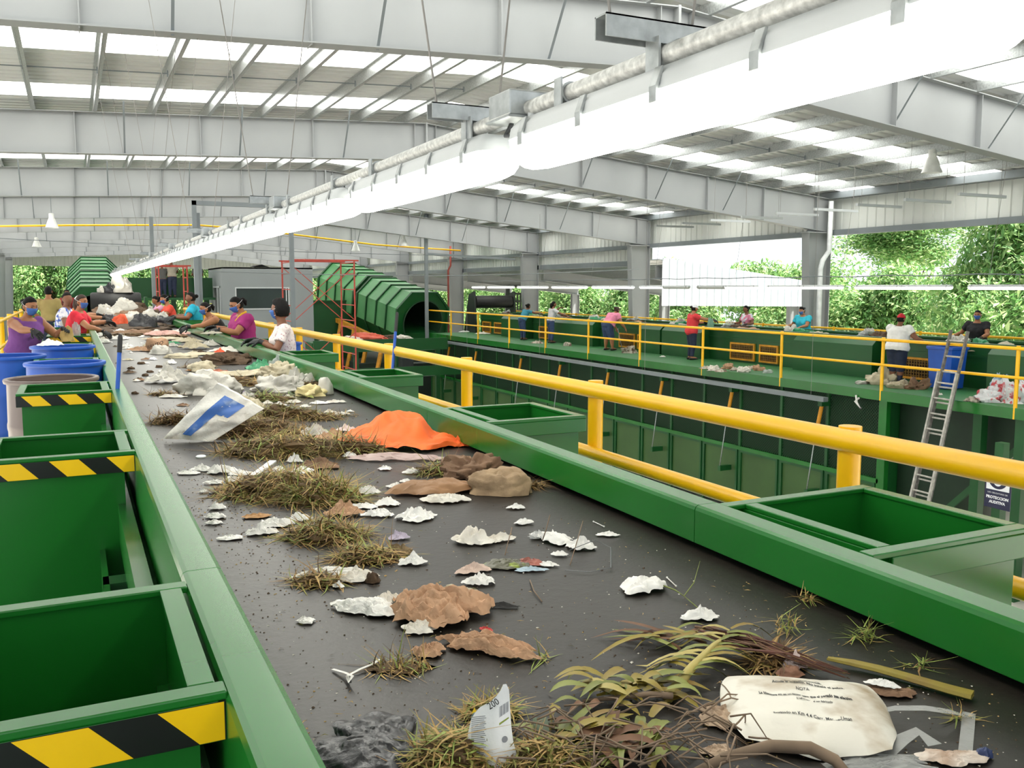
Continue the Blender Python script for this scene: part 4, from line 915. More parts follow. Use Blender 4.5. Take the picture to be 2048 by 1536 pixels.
# ---- left of the near belt
person('woman in a purple top and blue mask reaching over the drums at the left', hp(46, 640, 13.4).x, 13.4, 0, 1.58, -52, 16, 1.32, (2, 12), (V((-.36, 12.6, 1.08)), hp(126, 657, 13.3)), cloth('purple', '7a4690'), 0, None, False, 1, HAIR, 'bun', True, True, .0105, hs=1.1)
person('woman in a red T-shirt and blue mask bending over the left rail', .0, 15.7, 0, 1.60, -16, 14, 1.15, (24, 4), (V((.40, 15.3, .98)), V((.48, 16.1, 1.10))), cloth('red', 'd8283c'), .6, cloth('white_trousers', 'dcdcd8'), False, 1, HAIRB, 'long', True, True, .0105)
person('worker in an orange shirt and white cap behind the woman in red', -.06, 18.4, 0, 1.58, 0, 18, 1.05, (15, 15), (hp(215, 636, 18.2), hp(213, 630, 19)), cloth('orange', 'ee6a22'), .6, JEANS_D, False, 1, HAIR, 'short', False, True, .0145, (SWH, True))
STRIPE = mat('cloth_striped', 'e6e4ea', .85, 0, .04, 16, .2, 14, col2='4a64b8', thr=(.5, .56))
person('woman with a dark bun and striped top, half hidden behind the woman in red', -.17, 17.1, 0, 1.62, -10, 10, 1.1, (60, 0), (V((.1, 16.7, .95)), V((.25, 17.3, 1.0))), STRIPE, .5, JEANS_D, False, 2, HAIR, 'bun', False, True, .0145)
person('man in a khaki shirt and jeans standing with his back turned on the walkway', hp(98, 620, 23.5).x, 23.5, 0, 1.72, 80, 0, 1.05, (10, 0), (V((hp(112, 640, 23.5).x, 23.7, .95)), V((hp(86, 640, 23.5).x, 23.6, .9))), cloth('khaki', 'a8945e'), .6, JEANS_D, False, 1, HAIR, 'short', False, False, .0145)
person('person in dark red standing far back above the striped chutes', hp(134, 590, 33).x, 33, 0, 1.62, -80, 0, 1., (0, 0), None, cloth('dark_red', '9a2c30'), .55, JEANS_D, False, 2, HAIR, 'short', False, False, .018)
# ---- right of the near belt
person('woman in a white flowered shirt with black gloves resting on the right rail', 2.16, 10.40, 0, 1.54, 172, 5, 1.05, (28, -4), (V((1.86, 10.68, 1.055)), V((1.86, 10.28, 1.055))), FLORAL, .62, JEANS_D, False, 2, HAIR, 'afro', True, True, .0105, hs=1.08)
person('woman in magenta blouse, yellow collar and blue mask at the right rail', 2.16, 13.15, 0, 1.58, 194, 6, 1.3, (-2, 20), (V((1.80, 13.5, 1.09)), V((1.78, 12.9, 1.08))), cloth('magenta', 'a02a72'), .62, JEANS_D, False, 1, HAIR, 'pony', True, True, .0105, None, False, yellow_bits)
person('woman in a black tank top and blue mask leaning over the right rail', 2.22, 15.95, 0, 1.53, 192, 32, 1.12, (0, 10), (V((1.72, 16.2, 1.0)), V((1.66, 15.65, 1.0))), cloth('black', '202024'), 0, JEANS_D, False, 1, HAIR, 'pony', True, True, .0105, None, True, hairtie)
person('woman in a turquoise T-shirt at the right rail by the grey gantry', 2.22, 19.4, 0, 1.60, 172, 6, 1.3, (-10, 0), (V((1.84, 19.8, 1.06)), V((1.80, 19.1, 1.06))), cloth('turquoise', '1fa3c0'), .6, JEANS_D, False, 2, HAIR, 'bun', False, True, .0135)
person('woman in a coral red T-shirt bending over the right rail', 2.02, 22.1, 0, 1.56, 188, 14, 1.05, (-5, 16), (V((1.60, 22.3, 1.05)), V((1.62, 21.8, 1.04))), cloth('coral', 'e2503e'), .6, JEANS_D, False, 1, HAIR, 'bun', True, True, .0135)
person('woman in a light pink shirt, last one at the right rail', 1.98, 24.1, 0, 1.5, 190, 14, 1.05, (0, 16), (V((1.56, 24.2, 1.05)), V((1.56, 23.6, 1.04))), cloth('light_pink', 'e8a8c8'), .6, cloth('white_trousers', 'dcdcd8'), False, 1, HAIR, 'bun', False, True, .0145)
# ---- second line, near side
person('woman in a teal shirt and jeans leaning onto the second belt, leftmost on that platform', 16.55, 33.0, DZ, 1.60, 8, 30, 1.05, (0, 10), (V((17.3, 32.6, .58)), V((17.25, 33.3, .6))), cloth('teal', '3f93ac'), .55, JEANS, False, 2, HAIR, 'bun', False, False, .016)
person('long-haired woman in a grey-white shirt and jeans at the second belt', 16.6, 30.7, DZ, 1.66, 0, 8, 1., (10, 6), (V((17.1, 30.3, .55)), V((17.1, 30.9, .85))), cloth('greywhite', 'c9c7cb'), .6, JEANS, False, 2, HAIR, 'long', False, False, .016)
def sweeper(t, g): pass
person('woman in a pink shirt and denim shorts bending down with a broom', 16.5, 26.3, DZ, 1.68, 12, 40, 1.4, (0, 25), (V((16.9, 25.95, .25)), V((16.9, 26.5, .2))), cloth('pink', 'e58aa8'), .55, JEANS, True, 1, HAIRB, 'bun', False, False, .015, legs=.045)
person('woman in red T-shirt and white cap lifting a green bag over the second belt', 16.55, 21.8, DZ, 1.69, -14, 4, 1.2, (-6, 6), (V((17.05, 21.25, .68)), V((17.0, 21.8, .6))), cloth('red2', 'd63a40'), .5, JEANS_D, False, 1, HAIR, 'bun', False, True, .014, (SWH, True), hem=-.08)
person('woman in a white T-shirt and red headscarf sorting beside the blue bin', 16.35, 14.15, DZ, 1.62, 14, 8, 1.5, (8, 4), (V((16.72, 13.75, .46)), V((16.75, 14.3, .5))), cloth('white', 'e9e8e6'), .5, JEANS_D, False, 2, HAIR, 'short', False, False, .0125, (mat('cloth_red_scarf', 'd2202c', .8, 0, .1, 30, .2, 14, col2='3c3c7c', thr=(.6, .7)), False), hem=-.07)
# ---- second line, far side
person('woman in a pink and white T-shirt on the far side of the second belt', 19.25, 22.5, DZ, 1.62, 172, 6, 1.2, (0, 4), (V((18.95, 22.8, .5)), V((18.92, 22.2, .5))), mat('cloth_pink_white', 'e6e6ee', .85, 0, .05, 3.2, .2, 14, col2='e58aa8', thr=(.48, .52)), .6, JEANS_D, False, 2, HAIR, 'bun', False, True, .015)
person('woman in bright turquoise on the far side of the second belt by the column', 19.25, 20.05, DZ, 1.64, 192, 8, 1.3, (4, 14), (V((18.92, 20.4, .5)), V((18.85, 19.8, .5))), cloth('bright_turquoise', '2fb4cc'), .55, JEANS_D, False, 1, HAIR, 'bun', True, False, .014)
person('woman in a black V-neck shirt and blue mask at the right edge behind the ladder', 19.2, 14.35, DZ, 1.66, 200, 4, 1.3, (-8, 0), (V((18.9, 14.75, .5)), V((18.88, 14.0, .5))), cloth('black', '202024'), .55, JEANS_D, False, 1, HAIR, 'bun', True, True, .012)
# ---- far silhouettes on the crossing trough
for px, lab in ((325, 'dark figure standing at the far green trough behind the small scaffold'), (396, 'dark figure sitting at the far green trough left of the cabin'), (344, 'figure in a light shirt standing tall at the far green trough')):
    p_ = ony(px, 560, 41.6); person(lab, p_.x, 41.6, 1.2, 1.55 if px != 344 else 1.75, 90, 5, 1.05, (0, 0), None, cloth('far_grey', '5a5a58') if px != 344 else cloth('far_khaki', 'a8a090'), .55, JEANS_D, False, 2, HAIR, 'short', False, False, .022)
# ================================================================ rubbish on the near belt
RG = V((_R.x, _R.y, 0)).normalized(); FG = V((_F.x, _F.y, 0)).normalized()     # ground directions: across and away
PAPER = mat('white_tissue', 'e6e4e0', .9, 0, .05, 14, .3, 40); PAPERD = mat('dirty_white_paper', 'd8d0c2', .9, 0, .12, 12, .3, 40, col2='e6e2da')
KRAFT = mat('brown_paper', 'b38e70', .85, 0, .14, 9, .35, 30); KRAFTD = mat('dirty_brown_paper', '7c604a', .85, 0, .25, 9, .4, 30); CARD = mat('cardboard', 'b28a60', .85, 0, .1, 10)
PLW = mat('white_plastic_bag', 'bfbbb2', .4, 0, .06, 6, .25, 25); PLC = mat('cream_plastic_bag', 'b8ad92', .45, 0, .12, 7, .3, 25); PLK = mat('black_plastic_bag', '242428', .36, 0, .2, 8, .4, 25)
PLCLR = mat('clear_plastic', 'c8cac9', .25, 0, .06, 8, .3, 25, alpha=.45); PLLIL = mat('lilac_plastic', 'b9aec0', .4, 0, .08, 10, .3, 25); PLPINK = mat('pink_clear_film', 'c4aaa4', .35, 0, .12, 7, .3, 20, alpha=.75)
ORANGE = mat('orange_cloth', 'f26a22', .7, 0, .1, 6, .25, 14); PLG = mat('green_plastic_bag', '2f8a5c', .4, 0, .15, 8, .3, 25); PLRED = mat('red_orange_bag', 'e2562c', .45, 0, .12, 8, .3, 25)
BLUEB = mat('blue_print', '2f62ae', .5, 0, .1, 12, col2='8fa0b4', thr=(.5, .7)); SOIL = mat('rotten_brown', '4f3d2c', .9, 0, .35, 12, .5, 40); PURP = mat('purple_net', '7a58a8', .6)
GR = [mat('grass_brown', '86683e', .8, 0, .25, 5), mat('grass_olive', '86803e', .75, 0, .25, 5), mat('grass_green', '8a9a4a', .7, 0, .2, 5), mat('grass_dark', '5e4a30', .85, 0, .3, 5), mat('grass_straw', 'b0925a', .8, 0, .2, 5)]
LEAFY = [mat('palm_yellow', '9c8a32', .55, 0, .25, 14, col2='7a5c30', thr=(.5, .8)), mat('palm_green', '767c38', .55, 0, .25, 6), mat('palm_pale', 'aa9c58', .55, 0, .2, 6), mat('palm_brown', '6a4a34', .7, 0, .3, 8), mat('palm_redbrown', '5a3226', .7, 0, .3, 10), mat('leaf_dark_green', '3a4a2c', .6, 0, .25, 6)]
TWIG = mat('twig_bark', '7d6a58', .85, 0, .25, 12); TWIGG = mat('green_twig', '76803e', .7)
class Spot:                                   # a place on the belt: base point, metres per photo pixel
    def __init__(self, px, py, z=BZ):
        self.p = onz(px, py, z)
        if z < .9 and self.p.y > 19 and self.p.x < 2: self.p = ony(px, py, min(24.6, 19 + (self.p.y-19)*.35))   # stacked on the far heap
        self.s = depth(self.p)/FPX
def fold(p, f, seed):
    q = V((p[0]*f + seed*3.1, p[1]*f + seed*1.7, seed*.77)); return abs(noise.noise(q))
def sheet_mesh(c, a, b, h, seed, rot=0., tear=.24, dome=.36, fr=2.2, res=1., base=.003):
    r = random.Random(seed); m = MB(); nr = int(9*res); na = int(26*res); vs = [c + V((0, 0, base + h*(dome + .9*fold((0, 0), fr, seed) + .5*fold((0, 0), fr*2.3, seed+5))))]; fs = []
    ph = [r.uniform(0, 6.28) for _ in range(5)]; X_ = RG*math.cos(rot) + FG*math.sin(rot); Y_ = FG*math.cos(rot) - RG*math.sin(rot)
    for i in range(1, nr+1):
        q = i/nr
        for j in range(na):
            t_ = 2*PI*j/na; R_ = 1 + tear*(.5*math.sin(2*t_+ph[0]) + .45*math.sin(3*t_+ph[1]) + .35*math.sin(5*t_+ph[2]) + .3*math.sin(9*t_+ph[3])) + tear*.12*r.uniform(-1, 1)*(q > .9)
            x_, y_ = math.cos(t_)*q*R_, math.sin(t_)*q*R_
            z_ = h*((1-q*q)*dome + (1-.7*q)*(.9*fold((x_, y_), fr, seed) + .5*fold((y_, x_), fr*2.3, seed+5) + (.22*fold((x_*.6+y_*.3, y_*2.2), fr*3, seed+9) if res > 1.2 else 0)))
            if res > 2: z_ = h*.8*math.tanh(z_/h*1.5) + .12*h*fold((x_*1.2, y_*.5+x_*.5), 7, seed)*(1-q*q)
            x_ += .10*noise.noise(V((x_*4+seed, y_*4, 1.3))); y_ += .10*noise.noise(V((x_*4, y_*4+seed, 7.7)))
            vs.append(c + X_*x_*a + Y_*y_*b + V((0, 0, base + max(0, z_))))
    for j in range(na): fs.append((0, 1+j, 1+(j+1) % na))
    for i in range(nr-1):
        for j in range(na):
            A, B = 1+i*na+j, 1+i*na+(j+1) % na; D, E = A+na, B+na; fs += [(A, D, E), (A, E, B)] if (i+j) % 2 else [(A, D, B), (B, D, E)]
    return m.add(vs, fs)
def lump_mesh(c, a, b, h, seed, rot=0., rough=.22, res=1., pw=2.2):
    m = MB(); nu = int(30*res); nv = int(12*res); X_ = RG*math.cos(rot) + FG*math.sin(rot); Y_ = FG*math.cos(rot) - RG*math.sin(rot); vs = []; fs = []
    for i in range(nv+1):
        el = PI/2*i/nv
        for j in range(nu):
            t_ = 2*PI*j/nu; ce, se = math.cos(el)**(2/pw), math.sin(el)**(2/pw); d = V((math.cos(t_)*ce, math.sin(t_)*ce, se))
            k = 1 + rough*(noise.noise(V((d.x*1.7+seed, d.y*1.7, d.z*1.7)))*1.3 - fold((d.x+d.z*.6, d.y), 2.6, seed)*1.1 + .5*noise.noise(V((d.x*6+seed, d.y*6, d.z*6))))
            vs.append(c + X_*d.x*k*a + Y_*d.y*k*b + V((0, 0, max(.002, d.z*k*h))))
    for i in range(nv):
        for j in range(nu): kk = (j+1) % nu; fs.append((i*nu+j, i*nu+kk, (i+1)*nu+kk, (i+1)*nu+j))
    fs.append(tuple(range(nu-1, -1, -1))); return m.add(vs, fs)
_sd = [100]
def nm_of(cat): return cat.replace(' ', '_').replace('-', '_')
def sheet_item(cat, mt, px, py, w_, h, label, d=.75, rot=0., z=BZ, smooth=.75, grp=None, **k):
    sp = Spot(px, py, z); _sd[0] += 1; big = 1.0 if w_ < 55 else 1.5 if w_ < 90 else 2.4; h *= .9
    o = sheet_mesh(sp.p, w_*sp.s/2, w_*sp.s/2*d, h*sp.s, _sd[0], rot, res=k.pop('res', big), **k).build(nm_of(cat), mt, None, smooth)
    return tag(o, label, cat, grp)
def lump_item(cat, mt, px, py, w_, h, label, d=.75, rot=0., z=BZ, grp=None, **k):
    sp = Spot(px, py, z); _sd[0] += 1
    o = lump_mesh(sp.p, w_*sp.s/2, w_*sp.s/2*d, h*sp.s, _sd[0], rot, res=k.pop('res', 1. if w_ < 90 else 1.6), **k).build(nm_of(cat), mt, None, k.pop('smooth', .9))
    return tag(o, label, cat, grp)
def grass_mesh(c, a, b, h, n, seed, mix=(5, 3, 1, 2, 4), bw=.003, bl=.09, up=.26, mound=True):
    r = random.Random(seed); m = MB()
    if mound and n > 150:
        q = lump_mesh(c, a*.8, b*.8, h*.5, seed, 0, .5); m.add(q.v, q.f, 3)
    pool = sum(([i]*k for i, k in enumerate(mix)), [])
    for q in range(n):
        rr = r.random()**.6; t_ = r.uniform(0, 6.28); u, v = math.cos(t_)*rr, math.sin(t_)*rr
        p = c + RG*u*a + FG*v*b + V((0, 0, r.random()*h*(1-rr*rr)*.8 + .002)); an = r.uniform(0, 6.28); el = r.gauss(up*.4, up)
        d = V((math.cos(an)*math.cos(el), math.sin(an)*math.cos(el), math.sin(el))); l = bl*r.uniform(.5, 1.3); s, un = frame_from(d); w_ = bw*r.uniform(.6, 1.4)
        bend = V((r.gauss(0, .25), r.gauss(0, .25), r.gauss(-.2, .25)))*l; pts = []
        for k in range(4):
            f = k/3; x = p + d*l*f + bend*f*f; x.z = max(BZ+.0015, x.z); pts += [x - s*w_*(1-f*.85), x + s*w_*(1-f*.85)]
        m.add(pts, [(0, 1, 3, 2), (2, 3, 5, 4), (4, 5, 7, 6)], r.choice(pool))
    return m
def grass(px, py, w_, h, n, label, d=.6, mix=(5, 3, 1, 2, 4), cat='grass clump', name='grass_clump', mats=None, **k):
    sp = Spot(px, py); _sd[0] += 1
    o = grass_mesh(sp.p, w_*sp.s/2*1.1, w_*sp.s/2*d*1.15, h*sp.s*1.15, int(n*2.2), _sd[0], mix, **k).build(name, mats or GR); return tag(o, label, cat)
def strand(name, mt, pts, r, label, cat, n=6, z=.0, flat=1.):
    ps = []
    for q in pts: p = onz(q[0], q[1], BZ + (q[2] if len(q) > 2 else .004)); ps.append(p)
    o = MB().tube(ps, r, n, flat=flat).build(name, mt, None, True); return tag(o, label, cat)
# --- foreground, bottom of the photo
sheet_item('plastic bag', PLK, 745, 1500, 240, 55, 'crumpled black plastic bag against the left rail at the bottom of the photo', .95, -.6, fr=1.5, smooth=1.2)
sheet_item('paper scrap', PAPERD, 665, 1525, 70, 10, 'grey-beige scrap tucked under the near black plastic bag', .8)
SHARP = (1, 4, 1, 0, 4)
grass(905, 1525, 190, 70, 480, 'heap of chopped yellow-green grass left of the upright white sachet', .7, SHARP, bw=.0026, bl=.05)
grass(978, 1430, 110, 30, 160, 'small pile of chopped straw grass behind the upright white sachet', .5, SHARP, bw=.0024, bl=.045)
grass(1090, 1530, 190, 55, 420, 'yellow chopped grass at the bottom edge right of the white sachet', .5, SHARP, bw=.0024, bl=.045)
# upright sachet
sp = Spot(992, 1545); s_ = sp.s
sa = thing('sachet', sp.p, 'white printed sachet standing upright in the chopped grass', 'sachet')
SAW = mat('sachet_white', 'f0f1f3', .35, 0, .03, 8, .15, 20); INK = mat('black_print', '1a1a1c', .5); INKG = mat('grey_print', '8d8f96', .5); OLV = mat('olive_print', '8b9a3a', .5); YPR = mat('yellow_print', 'f0c818', .5)
upv = (V((0, 0, 1)) + FG*.35).normalized(); RV = RG
def sp_(u, v, e=0.): # u right, v up in photo pixels from the sachet base; slight fold along the centre line
    fo = -abs(u - (.06*v-6))*.30 + 4*math.sin(v*.04); return sp.p + (RV*u + upv*v)*s_*1.02 - FG*(fo*s_ + e*.0006*1.)
outl = [(-52, -6), (-58, 30), (-57, 62), (-50, 92), (-36, 112), (-18, 122), (-6, 131), (8, 150), (14, 163), (20, 162), (26, 148), (27, 120), (30, 80), (34, 50), (42, 25), (50, 10), (44, -6)]
m = MB(); ce = [(-6, 10+13*k) for k in range(11)]; n = 14; vs = []; fs = []
import bisect
for i in range(15):
    v = -6 + 168*i/14; L0 = min(u for u, w2 in [(a+(c-a)*((v-b)/(d-b) if d != b else 0), 0) for (a, b), (c, d) in zip(outl, outl[1:]) if min(b, d) <= v <= max(b, d)] or [(14, 0)]); R0 = max(u for u, w2 in [(a+(c-a)*((v-b)/(d-b) if d != b else 0), 0) for (a, b), (c, d) in zip(outl, outl[1:]) if min(b, d) <= v <= max(b, d)] or [(20, 0)])
    for j in range(n+1): vs.append(sp_(L0+(R0-L0)*j/n, v))
for i in range(14):
    for j in range(n): q = i*(n+1)+j; fs.append((q, q+1, q+n+2, q+n+1))
m.add(vs, fs); o2 = len(m.v); m.v += [p + FG*.0035 for p in vs]; m.f += [tuple(k+o2 for k in reversed(f)) for f in fs]; m.m += [0]*len(fs)
body = m.build('pouch', SAW, sa, .9)
def strip(pts, mt, nm): MB().add([sp_(u, v, 1.) for u, v in pts], [tuple(range(len(pts)))]).build(nm, mt, body)
m = MB()
for k in range(26):                         # faint lines of small print on the left panel
    v = 8 + 3.4*k; m.add([sp_(u, vv + .22*u, 1.) for u, vv in ((-50, v+12), (-20-2*(k % 3), v+12), (-20-2*(k % 3), v+13.3), (-50, v+13.3))], [(0, 1, 2, 3)])
m.build('small_print', INKG, body)
m = MB()
for k in range(10): u = 6+2.0*k; m.add([sp_(u, 100+.5*(u-6), 1.), sp_(u+(1.2 if k % 3 else .6), 100+.5*(u-6), 1.), sp_(u+(1.2 if k % 3 else .6), 120+.5*(u-6), 1.), sp_(u, 120+.5*(u-6), 1.)], [(0, 1, 2, 3)])
m.build('barcode', INKG, body)
strip([(6, 86), (25, 96), (25, 99), (6, 90)], OLV, 'olive_stripe'); strip([(-28, 6), (-4, 14), (-4, 2), (-28, -4)], OLV, 'olive_panel')
MB().add([sp_(17+6*math.cos(2*PI*k/14), 60+6*math.sin(2*PI*k/14), 1.) for k in range(14)], [tuple(range(14))]).build('round_mark', INKG, body)
text_mesh('200', 19, None, INK, 'lettering', body, lambda c_: sp_(-6+c_.x*.9*math.cos(.6)-c_.y*math.sin(.6), 125+c_.x*.9*math.sin(.6)+c_.y*math.cos(.6), 1.3))
for q in (((-50, 100), (-44, 112), (-40, 104)), ((46, 22), (54, 30), (50, 14))): MB().add([sp_(*q[0], -6), sp_(*q[1], -6), sp_(*q[2], -6)], [(0, 1, 2)]).build('yellow_corner', YPR, sa)
sheet_item('plastic film', mat('blue_green_film', '7fa3a8', .3, 0, .25, 30, .2, 20), 975, 1445, 62, 38, 'blue-green printed film sticking out behind the white sachet', .5)
# worn white bag with printed Spanish text
sp = Spot(1612, 1440); s2 = sp.s; wb = thing('printed_bag', sp.p, 'worn white bag with printed Spanish text lying at the bottom right', 'bag')
DIRTYW = mat('worn_white_bag', 'e3dfd4', .5, 0, .1, 11, .2, 16, col2='9c8768', thr=(.5, .78))
def bagz(u, v):                              # u, v in photo-like units (-1..1)
    k = max(0, 1 - abs(u)**3.2)**.5 * max(0, 1 - abs(v)**2.6)**.5
    return (40*k + (7*noise.noise(V((u*3, v*3, 2))) + 5*fold((u+.4*v, v*1.6), 2.2, 6) - 3*fold((u*1.5, v), 4, 8)) * k) 
def bagp(u, v, e=0.):
    u, v = u*math.sqrt(1-.30*v*v), v*math.sqrt(1-.30*u*u)
    x_ = 162*u*(1+.05*math.sin(v*2)) + 26*v; y_ = 126*v + -22*u + 8*noise.noise(V((u*2+3, v*2, 5)))
    return sp.p + (RG*x_ + FG*y_*1.28)*s2 + V((0, 0, .003 + bagz(u, v)*s2 + e))
m = MB(); nu, nv = 40, 26; fs = []; vs = [bagp(math.sin(-PI/2+PI*i/nu), math.sin(-PI/2+PI*j/nv)) for i in range(nu+1) for j in range(nv+1)]
for i in range(nu):
    for j in range(nv): q = i*(nv+1)+j; fs.append((q, q+nv+1, q+nv+2, q+1))
bb = m.add(vs, fs).build('bag_body', DIRTYW, wb, .9)
sheet_item('paper scrap', mat('beige_wrapper', 'b59d86', .8, 0, .2, 9, .3, 25), 1440, 1440, 75, 26, 'crumpled beige wrapper at the left end of the printed bag', 1.4, .5)
sheet_item('paper scrap', MATS['beige_wrapper'], 1432, 1505, 60, 14, 'small beige wrapper among the twigs below the printed bag', .8, .2)
for s3, sz, u0, v0, bo in (('agua en abundancia.', .098, .02, .60, .0025), ('Acuda al médico. No inhale el polvo.', .094, .08, .46, .0025), ('NOTA', .088, .0, .28, .001), ('La blancura no es un factor para que el pegado sea efectivo.', .073, .0, .10, .0025), ('la adherencia al ser fabricado', .058, .08, -.03, .001), ('Envasado en Km 4.4 Carr. Merida-Uman', .092, .0, -.42, .0015)):
    text_mesh(s3, sz, None, INK, 'lettering', bb, lambda c_, u0=u0, v0=v0: bagp(u0 + c_.x*.62, v0 + c_.y*1.15, .0008), bo)
# palm frond, dry sheath, stalk
def leaf_strip(m, p, d, l, w_, bend, mi, r, lift=.02):
    s, u = frame_from(d); pts = []; 
    for k in range(7):
        f = k/6; x = p + d*l*f + bend*f*f*l + V((0, 0, lift*math.sin(PI*f)*1.2)); x.z = max(BZ+.002, x.z); ww = w_*math.sin(PI*min(1, .12+f*.88))**.6 if k < 6 else .0004
        pts += [x - s*ww + V((0, 0, ww*.35)), x, x + s*ww + V((0, 0, ww*.35))]
    m.add(pts, [(3*k+j, 3*k+j+1, 3*k+j+4, 3*k+j+3) for k in range(6) for j in (0, 1)], mi)
r = random.Random(21)
pf = thing('palm_frond', onz(1390, 1330, BZ), 'broken palm frond with pale stem and yellow-green leaflets', 'palm frond')
a, b = onz(1335, 1395, BZ+.012), onz(1462, 1268, BZ+.03)
MB().tube([a, a.lerp(b, .35)+V((0, 0, .012)), a.lerp(b, .7)+V((0, 0, .012)), b], [.012, .0095, .007, .005], 8).build('stem', LEAFY[2], pf, True)
for k in range(22):
    f = .25+.75*k/21; p = a.lerp(b, f)+V((0, 0, .012)); sd = 1 if k % 2 else -1; d = ((b-a).normalized()*.25 + RG*sd + FG*r.uniform(-.2, .5) + V((0, 0, r.uniform(-.15, .1)))).normalized(); m = MB()
    leaf_strip(m, p, d, r.uniform(.09, .15), r.uniform(.0055, .0085), V((0, 0, -.35)) + FG*r.uniform(-.3, .1), 0, r, .008); m.build('leaflet', LEAFY[r.choice((0, 1, 1, 2))], pf, True)
def leaves(px, py, w_, n, label, ids, seed, l=.11, wd=.009, dirx=0., cat='leaf heap', h=.02):
    r = random.Random(seed); sp = Spot(px, py); m = MB()
    for k in range(n):
        p = sp.p + RG*r.uniform(-.5, .5)*w_*sp.s + FG*r.gauss(0, .17)*w_*sp.s + V((0, 0, r.random()*h+.004)); an = dirx + r.gauss(0, .55) + (PI if r.random() < .5 else 0)
        leaf_strip(m, p, (RG*math.cos(an)+FG*math.sin(an)+V((0, 0, r.uniform(-.12, .06)))).normalized(), l*r.uniform(.6, 1.3), wd*r.uniform(.6, 1.2), V((r.gauss(0, .25), r.gauss(0, .25), -.05)), r.choice(ids), r, .008)
    return tag(m.build(nm_of(cat), LEAFY, None, True), label, cat)
leaves(1250, 1395, 190, 46, 'heap of yellow palm leaves left of the broken frond', (0, 0, 0, 1, 2), 5, .08, .011, h=.03)
leaves(1235, 1490, 220, 60, 'heap of olive palm leaves under the twigs at the bottom', (1, 0, 0, 1, 3, 1), 6, .075, .010, .5, h=.03)
leaves(1150, 1490, 150, 16, 'dark green wilted leaves beside the chopped grass', (5, 5, 1, 3), 7, .08, .016, -.6)
leaves(1360, 1290, 150, 18, 'dull green-brown leaf blades left of the frond tip', (1, 3, 0, 3), 8, .12, .009, -.35)
ds = thing('dry_sheath', onz(1540, 1300, BZ), 'long reddish-brown dry palm sheath of stiff fibres', 'palm sheath')
a, b = onz(1385, 1268, BZ+.02), onz(1705, 1352, BZ+.012); ax_ = (b-a)
for k in range(34):
    o = (RG*.3+FG).normalized()*r.gauss(0, .020); f0 = r.uniform(0, .25); f1 = r.uniform(.6, 1.0); p, q = a+ax_*f0+o*1.2+V((0, 0, r.uniform(0, .022))), a+ax_*f1+o*(1.2-f1)+V((0, 0, r.uniform(-.006, .008)))
    md = p.lerp(q, .5) + V((0, 0, r.uniform(.004, .02))); MB().tube([p, md, q], [r.uniform(.0012, .004), r.uniform(.002, .0055), .0012], 5, flat=.5).build('fibre', LEAFY[r.choice((3, 4, 4))], ds, True)
m = MB(); a, b = onz(1655, 1318, BZ+.012), onz(1945, 1392, BZ+.01); sd = (b-a).cross(V((0, 0, 1))).normalized()
m.loft([[p + sd*ww*math.cos(2*PI*k/10) + V((0, 0, hh*math.sin(2*PI*k/10) + (.004 if math.sin(2*PI*k/10) > 0 else 0)*abs(math.cos(2*PI*k/10)))) for k in range(10)] for p, ww, hh in ((a, .006, .002), (a.lerp(b, .2)+FG*.012, .013, .0035), (a.lerp(b, .4)+FG*.016, .014, .004), (a.lerp(b, .6)+FG*.010, .0145, .0045), (a.lerp(b, .85), .0165, .005), (b, .0175, .005))])
tag(m.build('palm_stalk', LEAFY[0], None, .9), 'flat yellow-green palm stalk pointing to the right rail', 'palm stalk')
grass(1545, 1325, 90, 26, 200, 'tangle of grey-brown dry grass behind the printed bag', .6, (3, 1, 0, 4, 2), bl=.06)
sheet_item('tissue', mat('pinkish_tissue', 'dcc8c4', .9, 0, .06, 12, .3, 40), 1588, 1335, 56, 34, 'pinkish tissue sitting on a brown clump behind the printed bag', .8)
lump_item('food scrap', mat('brown_food_scrap', '8a6450', .8, 0, .3, 14, .4, 30), 1580, 1350, 54, 18, 'brown clump right behind the top of the printed bag', .7)
sheet_item('paper scrap', PAPER, 1765, 1372, 62, 16, 'white paper scrap on a brown scrap right of the printed bag', .5, -.3, z=BZ+.012)
sheet_item('cardboard scrap', KRAFTD, 1782, 1388, 95, 18, 'torn brown scrap under a white paper right of the printed bag', .5, -.35)
# clear plastic strips
def ribbon(pts, w_, mt, name, label, cat):
    ps = [onz(q[0], q[1], BZ+q[2]) for q in pts]; m = MB(); vs = []
    for i, p in enumerate(ps):
        d = ps[min(i+1, len(ps)-1)]-ps[max(0, i-1)]; s, u = frame_from(d); vs += [p-s*w_/2, p+s*w_/2]
    m.add(vs, [(2*i, 2*i+1, 2*i+3, 2*i+2) for i in range(len(ps)-1)]); return tag(m.build(name, mt, None, True), label, cat)
ribbon([(1745, 1425, .004), (1790, 1416, .02), (1850, 1416, .03), (1905, 1424, .03), (1935, 1432, .01)], .022, PLCLR, 'plastic_strip', 'clear plastic strip arching to the right of the printed bag', 'plastic strip')
ribbon([(1938, 1425, .01), (1935, 1460, .012), (1930, 1510, .004)], .022, PLCLR, 'plastic_strip', 'clear plastic strip running down towards the bottom right corner', 'plastic strip')
ribbon([(1765, 1512, .003), (1800, 1480, .012), (1835, 1462, .015), (1870, 1490, .01)], .03, PLCLR, 'plastic_strip', 'clear plastic strip lying flat below the arching one', 'plastic strip')
sheet_item('wrapper', mat('dirty_wrapper', 'b98f6c', .5, 0, .3, 18, .3, 25, col2='dcd2c8'), 1905, 1520, 130, 18, 'greasy orange-brown wrapper at the bottom right corner', .5)
lump_item('food scrap', mat('navy_scrap', '33406a', .5, 0, .3, 20), 1968, 1515, 34, 22, 'navy and white scrap beside the greasy wrapper', .8)
